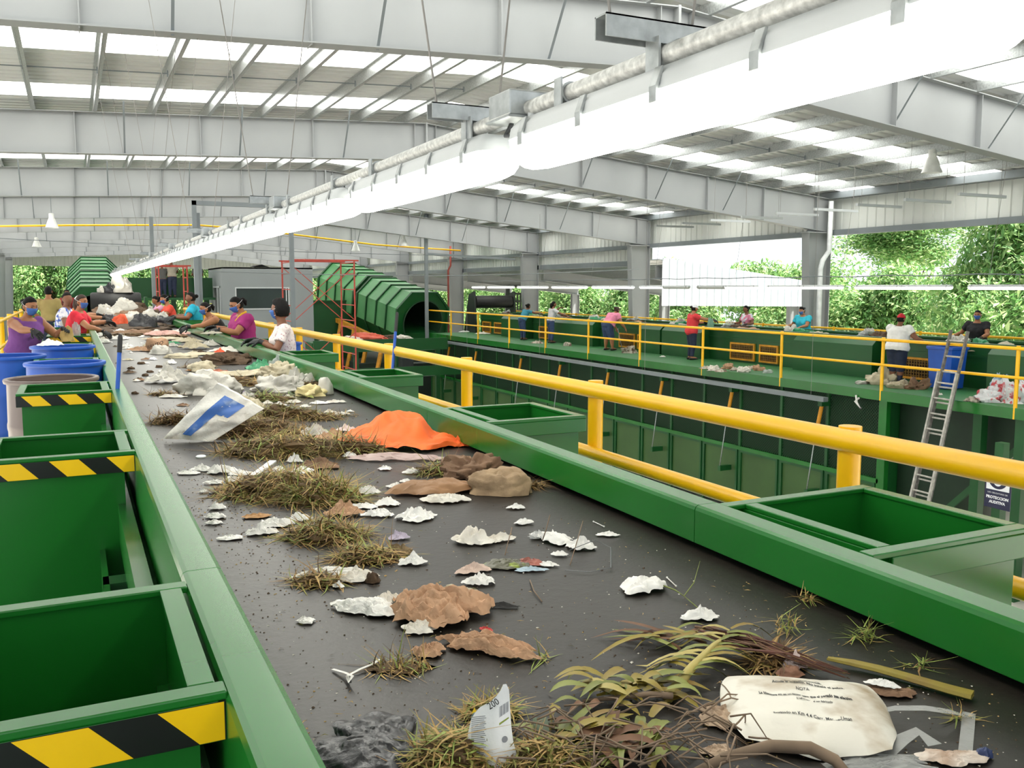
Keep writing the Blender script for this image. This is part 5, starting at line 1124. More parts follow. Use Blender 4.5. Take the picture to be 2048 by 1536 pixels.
sheet_item('plastic film', PLCLR, 1760, 1535, 230, 22, 'grey translucent film at the bottom edge under the printed bag', .35, smooth=.6)
# twig heap and thick branch
tw = thing('branch', onz(1270, 1480, BZ), 'tangled heap of thin brown twigs at the bottom of the photo', 'branch')
for k in range(75):
    px, py = r.uniform(1060, 1500), r.uniform(1410, 1545); an = r.gauss(.3, .8) + (PI if r.random() < .5 else 0); l = r.uniform(.06, .17); p = onz(px, py, BZ+.012+r.random()*.045)
    d = RG*math.cos(an)+FG*math.sin(an); q1 = p + d*l*.5 + V((0, 0, r.uniform(0, .02))); q2 = p + d*l + (RG*-math.sin(an)+FG*math.cos(an))*r.gauss(0, .2)*l; q2.z = BZ+r.uniform(.004, .03)
    cv = (RG*-math.sin(an)+FG*math.cos(an))*r.gauss(0, .16)*l; MB().tube([p, p.lerp(q1, .5)+cv*.6, q1+cv, q1.lerp(q2, .5)+cv*.7, q2], [.0019, .0018, .0016, .0012, .0006], 5).build('twig', TWIG, tw, True)
strand('branch', TWIG, [(1390, 1545, .02), (1450, 1515, .03), (1540, 1492, .035), (1620, 1496, .035), (1670, 1520, .02), (1690, 1545, .01)], [.007, .009, .0105, .011, .010, .009], 'thick bent brown branch below the printed bag', 'branch', 10)
strand('branch', TWIG, [(1165, 1402, .012), (1230, 1395, .02), (1300, 1388, .025), (1345, 1392, .02)], [.003, .005, .006, .007], 'dark curved stem lying across the yellow palm leaves', 'branch', 8)
# --- single tufts and papers across the near belt
for k, (px, py, w_, h, n, lab, mx_) in enumerate(((1730, 1280, 46, 30, 26, 'fresh green grass tuft near the right rail', (0, 1, 5, 0, 1)), (1608, 1203, 30, 22, 14, 'small pale straw tuft beside the foot of the right rail', (0, 0, 1, 0, 4)), (1572, 1262, 50, 40, 22, 'yellowish grass tuft behind the dry palm sheath', (0, 2, 2, 0, 3)), (1835, 1335, 50, 12, 10, 'thin green sprig near the right rail, beyond the palm stalk', (1, 1, 3, 0, 0)), (1925, 1440, 40, 10, 10, 'short straw bits beside the clear plastic strips', (0, 1, 2, 0, 3)), (1085, 1318, 26, 10, 10, 'tiny green sprig right of the brown paper heap', (0, 1, 4, 0, 1)), (800, 1338, 130, 12, 70, 'flat wisp of brown grass below the brown paper heap', (4, 1, 1, 2, 3)))):
    grass(px, py, w_, h, n, lab, .5, mx_, bl=.05, bw=.0018, up=.6)
W = lambda px, py, w_, h, lab, mt=PAPER, **k: sheet_item('tissue' if mt in (PAPER,) else 'paper scrap', mt, px, py, w_, h, lab, **k)
W(1400, 1237, 76, 24, 'white tissue just beyond the dry palm sheath', d=.6)
W(1284, 1178, 98, 34, 'big white tissue in the middle of the right half of the belt', d=.8, fr=1.6)
strand('twig', TWIGG, [(1318, 1168, .01), (1350, 1180, .015), (1368, 1192, .012), (1388, 1165, .03), (1400, 1122, .06)], [.0022, .002, .0016, .0013, .0008], 'thin green forked twig beside the big white tissue', 'twig')
strand('twig', TWIGG, [(1368, 1192, .006), (1395, 1215, .006)], .0012, 'short green twig end leading to the tissue by the palm sheath', 'twig')
def swab(a, b, lab):
    p, q = onz(*a, BZ+.004), onz(*b, BZ+.004); d = (q-p).normalized(); t = thing('cotton_swab', p, lab, 'cotton swab'); MB().tube([p, q], .0014, 6).build('stick', PAPER, t, True)
    for e in (p, q): MB().sphere(e, .003, 8, 6).build('tip', PAPER, t, True)
swab((1334, 1155), (1352, 1172), 'white cotton swab right of the big white tissue'); swab((1187, 1043), (1208, 1053), 'white cotton swab near the right rail beyond the other swab')
W(1215, 1072, 46, 12, 'small white tissue in front of the farther cotton swab', d=.45); W(1033, 1018, 36, 14, 'small white tissue alone in front of the brown sack', d=.6)
W(1047, 1048, 40, 14, 'white tissue scrap at the left end of the long torn napkin', d=.6); W(1105, 1082, 105, 26, 'long torn white napkin in the centre right of the belt', d=.4, rot=-.6, tear=.35)
W(1160, 1097, 60, 28, 'bunched white tissue at the right end of the torn napkin', d=.7); W(1120, 1112, 32, 14, 'little white tissue in front of the torn napkin', d=.6)
sheet_item('plastic cup', PLCLR, 1075, 1078, 36, 22, 'flattened clear plastic cup beside the torn napkin', .7, smooth=.6)
strand('plastic_strap', mat('dark_clear_strap', '55585a', .3, alpha=.7), [(1140, 1100, .03), (1190, 1080, .04), (1222, 1095, .03), (1222, 1135, .01), (1180, 1144, .006), (1130, 1140, .006)], .0028, 'dark clear strap curled on the belt right of the torn napkin', 'plastic strap', 6, flat=.3)
for pts, lab in ((((1085, 1080, .02), (1092, 1060, .05), (1100, 1030, .09)), 'thin dark twig standing out of the torn napkin'), (((1140, 1130, .004), (1152, 1090, .03), (1166, 1042, .07)), 'dark twig slanting up right of the torn napkin'), (((1010, 1110, .004), (1016, 1085, .03), (1024, 1055, .06)), 'dark twig over the stained napkin'), (((1060, 1160, .004), (1068, 1182, .006), (1084, 1203, .003)), 'pale bent rootlet in front of the magazine')): strand('twig', TWIG, pts, .0016, lab, 'twig')
W(945, 1085, 78, 36, 'stained white napkin with brown edges left of the torn napkin', PAPERD, d=.8); W(1000, 1082, 64, 20, 'dirty narrow paper right beside the stained napkin', PAPERD, d=.5, rot=.4)
sheet_item('magazine', mat('dark_olive_print', '5d5c48', .4, 0, .2, 14, .1, 20, col2='8a9a3c', thr=(.6, .66)), 1012, 1132, 100, 16, 'torn olive magazine cover lying on the belt', .6, .15, tear=.12)
sheet_item('paper scrap', mat('red_print_paper', '94564a', .5, 0, .3, 20, .2, 20), 1060, 1128, 70, 14, 'torn red-brown printed page right of the magazine cover', .5, -.2); sheet_item('paper scrap', mat('pale_blue_paper', 'a9bcc8', .6, 0, .12, 10, .2, 20), 1062, 1142, 62, 9, 'pale blue torn page under the red-brown page', .4)
W(945, 1143, 68, 18, 'pinkish beige paper left of the magazine cover', mat('pink_beige_paper', 'c4ada0', .85, 0, .1, 10, .3, 30), d=.7, rot=.4); W(960, 1168, 64, 28, 'folded white diaper-like tissue in front of the magazine', d=.6, smooth=.8); W(1095, 1132, 48, 12, 'white tissue right of the torn pages', d=.4, rot=-.3)
W(1003, 1215, 76, 10, 'thin black rag strip alone on the bare belt', mat('black_rag', '2c2b2b', .8, 0, .2, 20), d=.22, rot=-.1); W(826, 1128, 58, 24, 'white tissue left of the magazine pieces', d=.6, rot=.4)
# brown paper heap
sheet_item('paper bag', KRAFT, 880, 1228, 205, 85, 'large crumpled brown paper at the centre front of the belt', .85, -.3, fr=2.4, tear=.2, res=3.6); sheet_item('paper bag', KRAFT, 975, 1300, 195, 50, 'long twisted brown paper in front of the large crumpled one', .42, -.35, fr=2.6, tear=.3, res=3.6)
sheet_item('paper bag', KRAFT, 858, 1308, 68, 30, 'small brown paper piece left of the twisted brown paper', .8); sheet_item('plastic film', PLC, 905, 1192, 110, 30, 'frayed cream plastic behind the large crumpled brown paper', .35)
sheet_item('paper scrap', PAPERD, 838, 1262, 72, 26, 'cream coffee-filter paper at the lower left of the brown paper heap', .7, smooth=.8); W(735, 1222, 130, 40, 'big white napkin left of the brown paper heap', d=.6, rot=-.2); W(775, 1205, 60, 26, 'yellow-spotted white napkin touching the brown paper heap', PAPERD, d=.7)
sheet_item('plastic scrap', mat('red_plastic', 'c23a3a', .4, 0, .1, 10), 972, 1262, 34, 10, 'red plastic tip sticking out of the brown paper heap', .4, -.6)
W(612, 1245, 40, 14, 'small white scrap near the left rail, front part of the belt', d=.7); ribbon([(665, 1338, .004), (690, 1345, .01), (705, 1352, .02), (700, 1366, .012), (694, 1352, .006), (720, 1338, .008), (745, 1328, .006), (760, 1318, .004)], .007, PAPER, 'ribbon', 'curled white ribbon below the big white napkin', 'ribbon')
# --- middle of the belt
W(655, 1152, 125, 26, 'rolled white paper with brown grass at its left end', d=.4, rot=.15, tear=.3); W(715, 1160, 78, 26, 'white paper half smeared with dark brown muck', PAPERD, d=.6, rot=.2); lump_item('food scrap', SOIL, 745, 1165, 30, 22, 'dark brown muck on the end of the smeared white paper', .8); W(677, 1175, 26, 14, 'tiny white scrap in front of the rolled white paper', d=.8)
grass(632, 1165, 100, 22, 130, 'flat brown grass clump at the left end of the rolled paper', .6, bl=.06); grass(735, 1118, 130, 30, 230, 'brown grass clump beside the curled dry leaves', .6, bl=.07); sheet_item('dry leaf', mat('dry_leaf', '7a6648', .8, 0, .25, 12, .3, 30), 800, 1108, 60, 22, 'curled dry brown leaves behind the white tissue', .6); sheet_item('plastic scrap', PLCLR, 755, 1102, 50, 10, 'clear bottle-like plastic piece on the brown grass', .35)
W(797, 1078, 40, 22, 'lilac crumpled plastic in the middle of the bare belt', PLLIL, d=.8); grass(650, 1075, 160, 38, 420, 'green and brown grass clump in front of the torn cardboard', .55, (4, 3, 2, 2, 3), bl=.085, up=.34)
sheet_item('cardboard scrap', CARD, 513, 1035, 56, 10, 'flat torn piece of tan cardboard near the left half of the belt', .55, .25, tear=.1); sheet_item('cardboard scrap', KRAFT, 688, 1030, 76, 34, 'folded brown cardboard piece between white papers', .7, .2, tear=.16)
for q in ((522, 1068, 56, 22, 'white paper front left of a row of scraps'), (552, 1052, 66, 24, 'white paper right above the front left scrap of the row'), (540, 1066, 34, 14, 'small white paper wedged in the row of scraps'), (600, 1042, 44, 24, 'peaked white tissue behind the green grass clump'), (624, 1052, 30, 14, 'round white tissue left of the folded cardboard'), (757, 1032, 58, 20, 'ragged white tissue right of the folded cardboard'), (832, 1038, 86, 28, 'large ragged white tissue in front of the diaper'), (775, 1010, 56, 18, 'white tissue strip behind the ragged ones'), (736, 988, 44, 22, 'white tissue cluster at the right edge of the big grass heap'), (725, 1015, 60, 10, 'flat white paper strip next to the folded cardboard'), (435, 1018, 36, 18, 'white tissue close to the left rail, topmost of three'), (430, 1036, 42, 14, 'grey-white tissue close to the left rail, middle of three'), (428, 1048, 34, 10, 'white tissue close to the left rail, lowest of three'), (462, 1078, 50, 10, 'thin torn paper with soil near the left rail')): W(*q, d=.65)
for q in ((407, 985, 20, 7, 'tiny grey carton piece near the left rail'), (425, 987, 16, 9, 'tiny folded white piece beside the grey carton piece'), (428, 968, 36, 12, 'white paper with toothed edge near the left rail'), (468, 962, 44, 14, 'white paper right of the toothed white paper'), (376, 948, 46, 9, 'white paper closest to the left rail in the scattered row'), (404, 942, 40, 18, 'crumpled white paper in the scattered row by the left rail'), (444, 946, 60, 20, 'widest white paper of the scattered row by the left rail'), (482, 950, 50, 14, 'white paper at the right end of the scattered row'), (556, 945, 44, 16, 'white paper lump in front of the green grass tuft'), (590, 925, 28, 20, 'white cup-shaped scrap on the grass heap'), (605, 945, 60, 12, 'grey-white wrapper strip on the grass heap'), (700, 915, 30, 14, 'white square scrap at the end of the grass heap'), (825, 947, 36, 14, 'white tissue below the pink film'), (770, 940, 30, 10, 'small white tissue left below the pink film'), (812, 965, 26, 10, 'white scrap behind the flattened brown bag')): W(*q, d=.6)
p_, q_ = onz(492, 962, BZ+.01), onz(546, 922, BZ+.03); m = MB().bar(p_, q_, .03, .006); tag(m.build('plastic_strip', SWH, None), 'stiff white strip slanting over the scattered papers', 'plastic strip')
grass(570, 985, 260, 50, 900, 'largest brown and green grass heap in the middle of the belt', .55, (5, 3, 1, 2, 4), bl=.11); grass(640, 1000, 150, 46, 500, 'grass heap with long green blades right of the largest heap', .6, (3, 3, 3, 2, 3), bl=.12, up=.36)
grass(560, 905, 230, 42, 700, 'brown-green grass heap behind the stiff white strip', .55, (5, 3, 1, 2, 3), bl=.12); grass(500, 865, 240, 40, 700, 'brown grass heap in front of the blue-printed sack', .5, (5, 3, 0, 4, 1), bl=.11); grass(690, 905, 150, 40, 420, 'grass heap between brown paper and orange cloth', .6, (3, 4, 1, 3, 2), bl=.12); grass(345, 845, 90, 26, 200, 'reddish-brown grass clump near the left rail by the blue-printed sack', .7, (5, 1, 0, 5, 1), bl=.1); grass(570, 835, 130, 36, 300, 'olive grass heap at the right of the blue-printed sack', .6, (2, 5, 1, 2, 1), bl=.12); grass(880, 945, 90, 22, 200, 'green-brown grass beside the dark brown heap', .6, (3, 3, 2, 3, 1), bl=.1); grass(640, 838, 80, 14, 120, 'thin brown grass strip beside the right part of the belt', .5, bl=.1)
# blue-printed sack
sp = Spot(400, 884); sk = thing('woven_sack', sp.p, 'white woven sack with a blue print propped up in the grass', 'sack'); SACK = mat('woven_sack_white', 'dcd9d2', .6, 0, .08, 7, .2, 60, col2='a89a86', thr=(.52, .75))
A_, B_, C_, D_ = (-72, 8), (20, 112), (112, 58), (26, 2)      # slanting panel corners in photo units (right, up)
def skp(u, v, e=0.):
    q = [(A_[k]*(1-u)*(1-v) + D_[k]*u*(1-v) + B_[k]*(1-u)*v + C_[k]*u*v) for k in (0, 1)]; b_ = math.sin(PI*u)*math.sin(PI*v)*16 + 12*noise.noise(V((u*4, v*4, 3))) + 8*fold((u*2, v*2), 2.5, 3)
    return sp.p + RG*q[0]*sp.s + V((0, 0, max(.002, q[1]*sp.s))) + FG*(v*60*sp.s - b_*sp.s) - FG*e
m = MB(); n = 16; vs = [skp(i/n, j/n) for i in range(n+1) for j in range(n+1)]; vs += [v_ + FG*.03 for v_ in vs]; k_ = (n+1)**2
for o in (0, k_):
    m.f += [(o+i*(n+1)+j, o+(i+1)*(n+1)+j, o+(i+1)*(n+1)+j+1, o+i*(n+1)+j+1) for i in range(n) for j in range(n)]
for i in range(n):
    for (a, b) in ((i, i+1), (n*(n+1)+i, n*(n+1)+i+1), (i*(n+1), (i+1)*(n+1)), (i*(n+1)+n, (i+1)*(n+1)+n)): m.f.append((a, b, b+k_, a+k_))
m.v = vs; m.m = [0]*len(m.f); skb = m.build('sack_body', SACK, sk, .9)
def patch(u0, u1, v0, v1, mt, nm):
    m = MB(); k = 8; m.add([skp(u0+(u1-u0)*i/k, v0+(v1-v0)*j/k, .004) for i in range(k+1) for j in range(k+1)], [(i*(k+1)+j, (i+1)*(k+1)+j, (i+1)*(k+1)+j+1, i*(k+1)+j+1) for i in range(k) for j in range(k)]); m.build(nm, mt, skb, True)
patch(.28, .48, .10, .90, BLUEB, 'blue_print'); patch(.48, .72, .60, .90, BLUEB, 'blue_print'); patch(.60, .78, .52, .62, PAPERD, 'white_print')
lump_item('plastic bag', PLC, 455, 852, 130, 50, 'cream plastic bag slumped against the right of the blue-printed sack', .6); sheet_item('plastic bag', PLC, 470, 822, 110, 50, 'torn cream plastic behind the blue-printed sack', .6, smooth=.6); sheet_item('plastic bag', PLW, 490, 800, 60, 20, 'white plastic bag lying behind the cream plastic bag', .6, smooth=.6)
# orange cloth and pink film
sp = Spot(800, 885); 
def orz(u, v): return max(0., 1-abs(u)**2.2)**.8*max(0., 1-abs(v)**2)**.7
m = MB(); nu, nv = 44, 24; vs = []; fs = []
for i in range(nu+1):
    for j in range(nv+1):
        u, v = -1+2*i/nu, -1+2*j/nv; hgt = 58*math.exp(-((u-.02)/.46)**4)*math.exp(-((v-.15)/.75)**2) + 26*math.exp(-((u+.6)/.28)**2)*orz(0, v*.9) + 12*math.exp(-((u-.7)/.25)**2)*orz(0, v)
        hgt = hgt*(1-.35*fold((u*1.4, v*.8), 2.0, 9)) + 15*fold((u, v), 2.6, 4) + 8*fold((v, u), 5, 2)
        wv = (34 + 10*math.cos(u*2.2) + 6*noise.noise(V((u*3, 1, 1))))*(1 if u < .55 else 1-.6*(u-.55)/.45); x_ = 120*u + 6*noise.noise(V((v*3, u*2, 4))); y_ = v*wv*1.9 - 26*u
        vs.append(sp.p + (RG*x_ + FG*y_*1.3)*sp.s + V((0, 0, .004+hgt*sp.s)))
for i in range(nu):
    for j in range(nv): q = i*(nv+1)+j; fs.append((q, q+nv+1, q+nv+2, q+1))
tag(m.add(vs, fs).build('orange_cloth', ORANGE, None, 1.0), 'bright orange cloth heaped against the right rail', 'cloth'); sheet_item('cloth scrap', ORANGE, 918, 893, 44, 26, 'knotted end of orange cloth touching the right rail', .6)
sheet_item('plastic film', PLPINK, 790, 918, 190, 16, 'pinkish transparent film in front of the orange cloth', .35, -.15, smooth=.6); W(672, 880, 80, 26, 'tan paper in front of the orange cloth at its left', KRAFT, d=.6); sheet_item('plastic bag', PLW, 632, 872, 50, 38, 'small white plastic bag left of the orange cloth', .7); W(692, 863, 44, 16, 'pinkish white paper left of the orange cloth', MATS['pinkish_tissue'], d=.6); sheet_item('paper bag', KRAFTD, 640, 935, 80, 22, 'dark brown paper on the grass heap in the centre', .6)
# brown bags by the right rail
lump_item('garment', KRAFTD, 945, 950, 135, 44, 'dark brown crumpled heap behind the brown sack by the right rail', .8, rough=.4); sheet_item('paper bag', mat('flat_brown_bag', '8f6a48', .6, 0, .15, 7, .2, 14), 868, 985, 170, 36, 'flattened smooth brown bag left of the brown sack', .5, .3, tear=.15, smooth=.8, dome=.7, fr=1.2); lump_item('paper sack', mat('dirty_sack_paper', '8d7458', .8, 0, .25, 9, .4, 25, col2='b59a78'), 1000, 985, 135, 46, 'stiff dirty brown sack with a frayed end by the right rail', .62, -.1, rough=.16, pw=3.2); grass(1065, 975, 40, 14, 50, 'frayed straw at the end of the stiff brown sack', .4, (3, 0, 0, 3, 4), bl=.08)
W(890, 1004, 92, 24, 'folded white diaper in front of the flattened brown bag', PAPERD, d=.45); W(790, 975, 34, 12, 'white tissue peeping out behind the flattened brown bag', d=.6)
for q in ((402, 915, 'white oval lid on bare belt left of the grass heaps'), (470, 900, 'square white lid between the grass heaps')):
    p = onz(q[0], q[1], BZ); tag(MB().lathe([(0, 0), (.022, 0), (.024, .006), (.019, .010), (0, .008)], p, 18).build('lid', SWH, None, .6), q[2], 'lid')
# --- far half of the belt
sheet_item('cloth scrap', PLW, 335, 765, 84, 42, 'bluish white cloth draped on the belt beyond the long white bag', .6, smooth=.7); lump_item('plastic bag', PLW, 415, 788, 130, 42, 'long white plastic bag lying across the belt in front of the draped cloth', .5, -.05, rough=.3); sheet_item('plastic bag', PLW, 345, 795, 60, 8, 'pointed white plastic end left of the long white bag', .4)
W(470, 785, 36, 18, 'purple net scrap at the end of the long white bag', PURP, d=.7); grass(535, 800, 100, 16, 220, 'dark green leafy scraps in front of the white bag with the blue tip', .5, (1, 2, 4, 3, 0), bl=.1)
bt = lump_item('plastic bag', PLW, 560, 782, 110, 30, 'white plastic bag with a blue tip, its low end', .5, .2, rough=.35); sheet_item('plastic bag', PLW, 595, 768, 60, 38, 'white plastic bag end standing up against the right rail', .6, .6, smooth=.7); W(618, 752, 22, 16, 'small blue plastic tip at the right rail', BLUEB, d=.8)
lump_item('plastic bag', PLW, 650, 788, 34, 34, 'round white plastic cup-like piece against the right rail', .9, rough=.12); lump_item('food scrap', mat('cream_food_scrap', 'd8c894', .7, 0, .2, 12, .3, 25), 625, 792, 60, 22, 'cream food scraps beside the round white piece', .7, rough=.35); leaves(605, 790, 40, 5, 'curved green leaf among the cream scraps', (1, 1, 5), 31, .2, .03, 1.2)
for k, (px, py, w_, mt) in enumerate(((560, 812, 30, PAPER), (590, 806, 34, PAPERD), (610, 815, 24, PAPER), (535, 808, 22, PAPERD), (640, 808, 40, PAPER), (670, 806, 36, PAPERD), (575, 798, 40, PAPERD), (685, 830, 30, PAPER), (660, 826, 24, PAPERD))): W(px, py, w_, 9, 'shredded pale scrap right of the grey-green scraps, %s from the left' % ('first', 'third', 'fourth', 'leftmost one', 'sixth', 'eighth', 'second', 'ninth', 'seventh')[k], mt, d=.4)
W(700, 824, 18, 5, 'lone white bit near the right rail beyond the orange cloth', d=.5); grass(680, 832, 70, 8, 60, 'brown crumbs of grass near the right rail beyond the orange cloth', .4, bl=.06); W(365, 812, 0.1+30, 6, 'brownish flat scrap in front of the long white bag', KRAFTD, d=.4)
sheet_item('plastic bag', PLC, 500, 752, 150, 20, 'flat cream plastic sheet across the middle of the belt', .35, smooth=.7); lump_item('plastic bag', PLC, 560, 755, 90, 30, 'crumpled beige plastic bag in front of the woman in the flowered shirt', .6, rough=.35); sheet_item('plastic bag', PLG, 520, 740, 60, 24, 'green plastic bag next to the beige plastic bag', .6); sheet_item('plastic bag', PLCLR, 558, 738, 44, 36, 'clear greenish plastic by the right rail', .7); W(572, 748, 26, 14, 'pale blue plastic by the right rail', MATS['pale_blue_paper'], d=.6)
grass(500, 770, 120, 10, 160, 'brown grass strip in front of the cream plastic sheet', .4, bl=.1); lump_item('rotten heap', SOIL, 445, 728, 100, 18, 'flat brown rotten heap in front of the woman in magenta', .5, rough=.4); lump_item('rotten heap', SOIL, 470, 724, 60, 22, 'round brown rotten heap near the right rail', .6, rough=.35); lump_item('plastic bag', PLC, 405, 742, 60, 22, 'small beige plastic bag in the middle of the belt', .6); W(430, 745, 60, 8, 'reddish food scraps behind the cream plastic sheet', mat('reddish_scraps', 'a0604a', .8, 0, .3, 14), d=.4); W(398, 742, 50, 6, 'orange-brown peelings left of the reddish scraps', mat('orange_peel', 'b07838', .8, 0, .3, 14), d=.4)
W(342, 728, 22, 12, 'white lump behind the bluish white cloth', d=.7); W(306, 720, 16, 8, 'small white block alone on the belt', SWH, d=.6); lump_item('plastic bag', PLC, 360, 716, 70, 10, 'pale flat plastic in front of the brown printed box', .4)
for k, (px, py) in enumerate(((282, 728), (262, 738), (300, 745), (278, 760), (270, 788), (318, 735), (290, 752))): lump_item('soil clod', SOIL, px, py, 16, 5, 'small dark clod on the bare belt at left, %s of seven from the back' % ('first', 'third', 'fourth', 'sixth', 'last', 'second', 'fifth')[k], .6)
sp = Spot(315, 702); bx = thing('carton', sp.p, 'brown printed cardboard box in front of the white shredded papers', 'carton'); bo = lump_mesh(sp.p, 24*sp.s, 18*sp.s, 26*sp.s, 77, -.2, .10, 1., 5.).build('box', KRAFT, bx, .7)
cfr = sp.p - FG*19.0*sp.s*1.0; text_mesh('BRUTO', 10*sp.s, None, INK, 'lettering', bo, lambda c_: cfr + RG*(c_.x+4*sp.s) + V((0, 0, 13*sp.s + c_.y + c_.x*.35)) - FG*.012)
W(295, 702, 70, 16, 'brown paper flap left of the printed box', KRAFT, d=.5); lump_item('plastic bag', PLW, 322, 708, 44, 18, 'white bag in front of the brown printed box', .6); W(252, 694, 26, 10, 'white lump left of the brown printed box', d=.7); W(262, 706, 9, 4, 'tiny white bit left of the brown paper flap', d=.7)
for k, (px, py, w_, h, mt, lab) in enumerate(((390, 698, 60, 24, PLC, 'cream plastic bag in front of the woman in magenta'), (420, 692, 40, 16, PLW, 'white plastic right of the cream bag'), (400, 710, 90, 8, PLC, 'flat cream plastic behind the rotten heap'), (450, 704, 60, 14, PAPERD, 'white and orange wrappers near the right rail'), (440, 706, 24, 12, PLRED, 'red scrap beside the rotten heap'), (345, 688, 30, 8, PLG, 'green plastic strip right of the brown printed box'), (345, 693, 24, 10, PLW, 'white plastic under the green strip'), (330, 680, 90, 10, PLC, 'pale flat sacks behind the brown printed box'), (375, 684, 60, 12, PLC, 'pale sack near the right rail by the woman in magenta'))): sheet_item('plastic scrap', mt, px, py, w_, h, lab, .5, smooth=.7)
for k in range(12):
    px = 205 + (k*37 % 74); py = 682 - 7*(k % 4) + (k % 3)*2; W(px, py, 26 + 4*(k % 3), 10, 'white shredded paper in the pile by the left rail, piece %s from the left' % ORD[k].replace('nearest', 'first'), PAPER if k % 3 else PAPERD, d=.6, grp='white shredded papers by the left rail')
# far pile
pile = [(270, 668, 90, 14, KRAFTD, 's', 'brown rags across the belt behind the printed box'), (330, 670, 90, 14, mat('pink_rag', 'c49a90', .8, 0, .2, 12, .3, 20), 's', 'pink and beige rags near the woman in the black tank top'), (360, 668, 50, 14, PAPERD, 's', 'beige clothes lump under the gloves of the woman in the black tank top'), (288, 660, 60, 32, PLK, 'l', 'black plastic bag peak in the middle of the far pile'), (240, 656, 34, 26, PLRED, 'l', 'red-orange plastic bag in the far pile'), (222, 652, 50, 20, PLK, 'l', 'black plastic bags under the gloves of the woman in red'), (208, 668, 36, 12, SOIL, 's', 'dark muck beside the left rail of the far pile'), (262, 646, 50, 22, PLW, 'l', 'white plastic bag behind the red-orange one'), (300, 640, 44, 20, PLW, 'l', 'white plastic bag at the right of the far pile'), (330, 650, 46, 18, PLK, 'l', 'black plastic bag against the right rail'), (326, 640, 26, 16, PLW, 'l', 'round white bag at the right rail in front of the woman in turquoise'), (308, 648, 60, 10, PLC, 's', 'greenish grey plastic right of the black peak'), (245, 640, 80, 20, KRAFTD, 'l', 'brown rags on top of the far pile'), (285, 634, 70, 18, SOIL, 'l', 'dark rags on top of the far pile at the right'), (228, 640, 44, 26, PLW, 'l', 'white sack at the left of the far pile'), (250, 630, 56, 34, PLW, 'l', 'big white plastic bag crowning the far pile'), (210, 634, 34, 28, PLW, 'l', 'greyish sack behind the big white bag'), (300, 626, 34, 14, PLW, 'l', 'white rag held by the woman in pink'), (270, 622, 60, 16, SOIL, 'l', 'muck heap in front of the black drum')]
for px, py, w_, h, mt, kd, lab in pile: (sheet_item if kd == 's' else lump_item)('rubbish bag' if mt in (PLK, PLRED, PLW) else 'rubbish heap', mt, px, py, w_, h, lab, .7)
for px, w_, h, mt, lab in ((243, 46, 32, PLW, 'big white bag lying on top of the black drum'), (219, 28, 18, PLK, 'black bag on top of the black drum'), (202, 16, 12, PLW, 'small white bag at the left end of the black drum')):
    p = ony(px, 580, 25.6); s = depth(p)/FPX; tag(lump_mesh(V((p.x, 25.6, 1.515)), w_*s/2, w_*s/2*.6, h*s, 500+px, 0, .28).build('rubbish_bag', mt, None, .9), lab, 'rubbish bag')
for k, (y, hh) in enumerate(((18.6, .10), (20.6, .2), (22.6, .3), (24.2, .36))): tag(lump_mesh(V((1.03, y, BZ)), .70, 1.3, hh, 520+k, 0, .3, 1.6).build('rubbish_heap', (SOIL, KRAFTD)[k % 2], None, .9), 'brown sweepings heaped under the bags of the far pile, %s from the camera' % ORD[k], 'rubbish heap')
rr_ = random.Random(9)
for k in range(70):
    y = 8.2 + 14*rr_.random()**1.2; x = rr_.uniform(.38, 1.62); sz = rr_.uniform(.03, .085); mt, nm, lb = ((PAPER, 'paper scrap', 'small white scrap'), (PAPERD, 'paper scrap', 'small off-white scrap'), (SOIL, 'rotten scrap', 'small dark brown scrap'), (KRAFTD, 'paper scrap', 'small brown paper scrap'), (PLC, 'plastic scrap', 'small beige plastic scrap'))[k % 5]
    o = sheet_mesh(V((x, y, BZ)), sz, sz*.7, sz*.5, 600+k, rr_.uniform(0, 3)).build(nm_of(nm), mt, None, .75); tag(o, lb + ' among the rubbish on the far half of the near belt', nm, lb + 's on the far half of the belt')
for k, (px, py, w_, lab) in enumerate(((475, 760, 110, 'brown grass band in front of the beige plastic bag'), (610, 770, 60, 'brown grass tuft under the upright white bag end'), (395, 735, 80, 'brown grass band behind the long cream plastic sheet'), (330, 790, 70, 'thin brown grass in front of the long white bag'), (520, 715, 70, 'brown grass at the right rail by the rotten heap'), (250, 672, 90, 'dark straw band in front of the far pile'), (340, 676, 90, 'dark straw band by the woman in the black tank top'))): grass(px, py, w_, 9, 110, lab, .45, (4, 1, 0, 4, 2), bl=.09)
# things held or dropped by the workers
p = ony(100, 688, 10.4); tag(sheet_mesh(V((p.x, 10.42, 1.052)), .13, .08, .09, 901).build('paper_scrap', PAPER, None, .75), 'white paper the woman in purple drops into the drum', 'paper scrap'); hp_ = ony(126, 657, 13.3); tag(lump_mesh(hp_ + V((.05, -.06, -.17)), .085, .07, .20, 941, 0, .3).build('plastic_bag', mat('tan_bag', 'b89a5a', .5, 0, .15, 8, .3, 20), None, .9), 'tan plastic bag held by the woman in purple over the chutes', 'plastic bag')
tag(lump_mesh(V((.02, 13.66, .998)), .06, .06, .17, 942, 0, .3).build('plastic_bag', PLCLR, None, .9), 'clear plastic bag standing on a chute rim in front of the woman in red', 'plastic bag')
sheet_item('cardboard scrap', mat('grey_card', 'a8a294', .8, 0, .08, 10, .15, 20), 423, 668, 46, 8, 'grey cardboard in the hands of the woman in magenta', .5, .2, z=1.07, tear=.1)
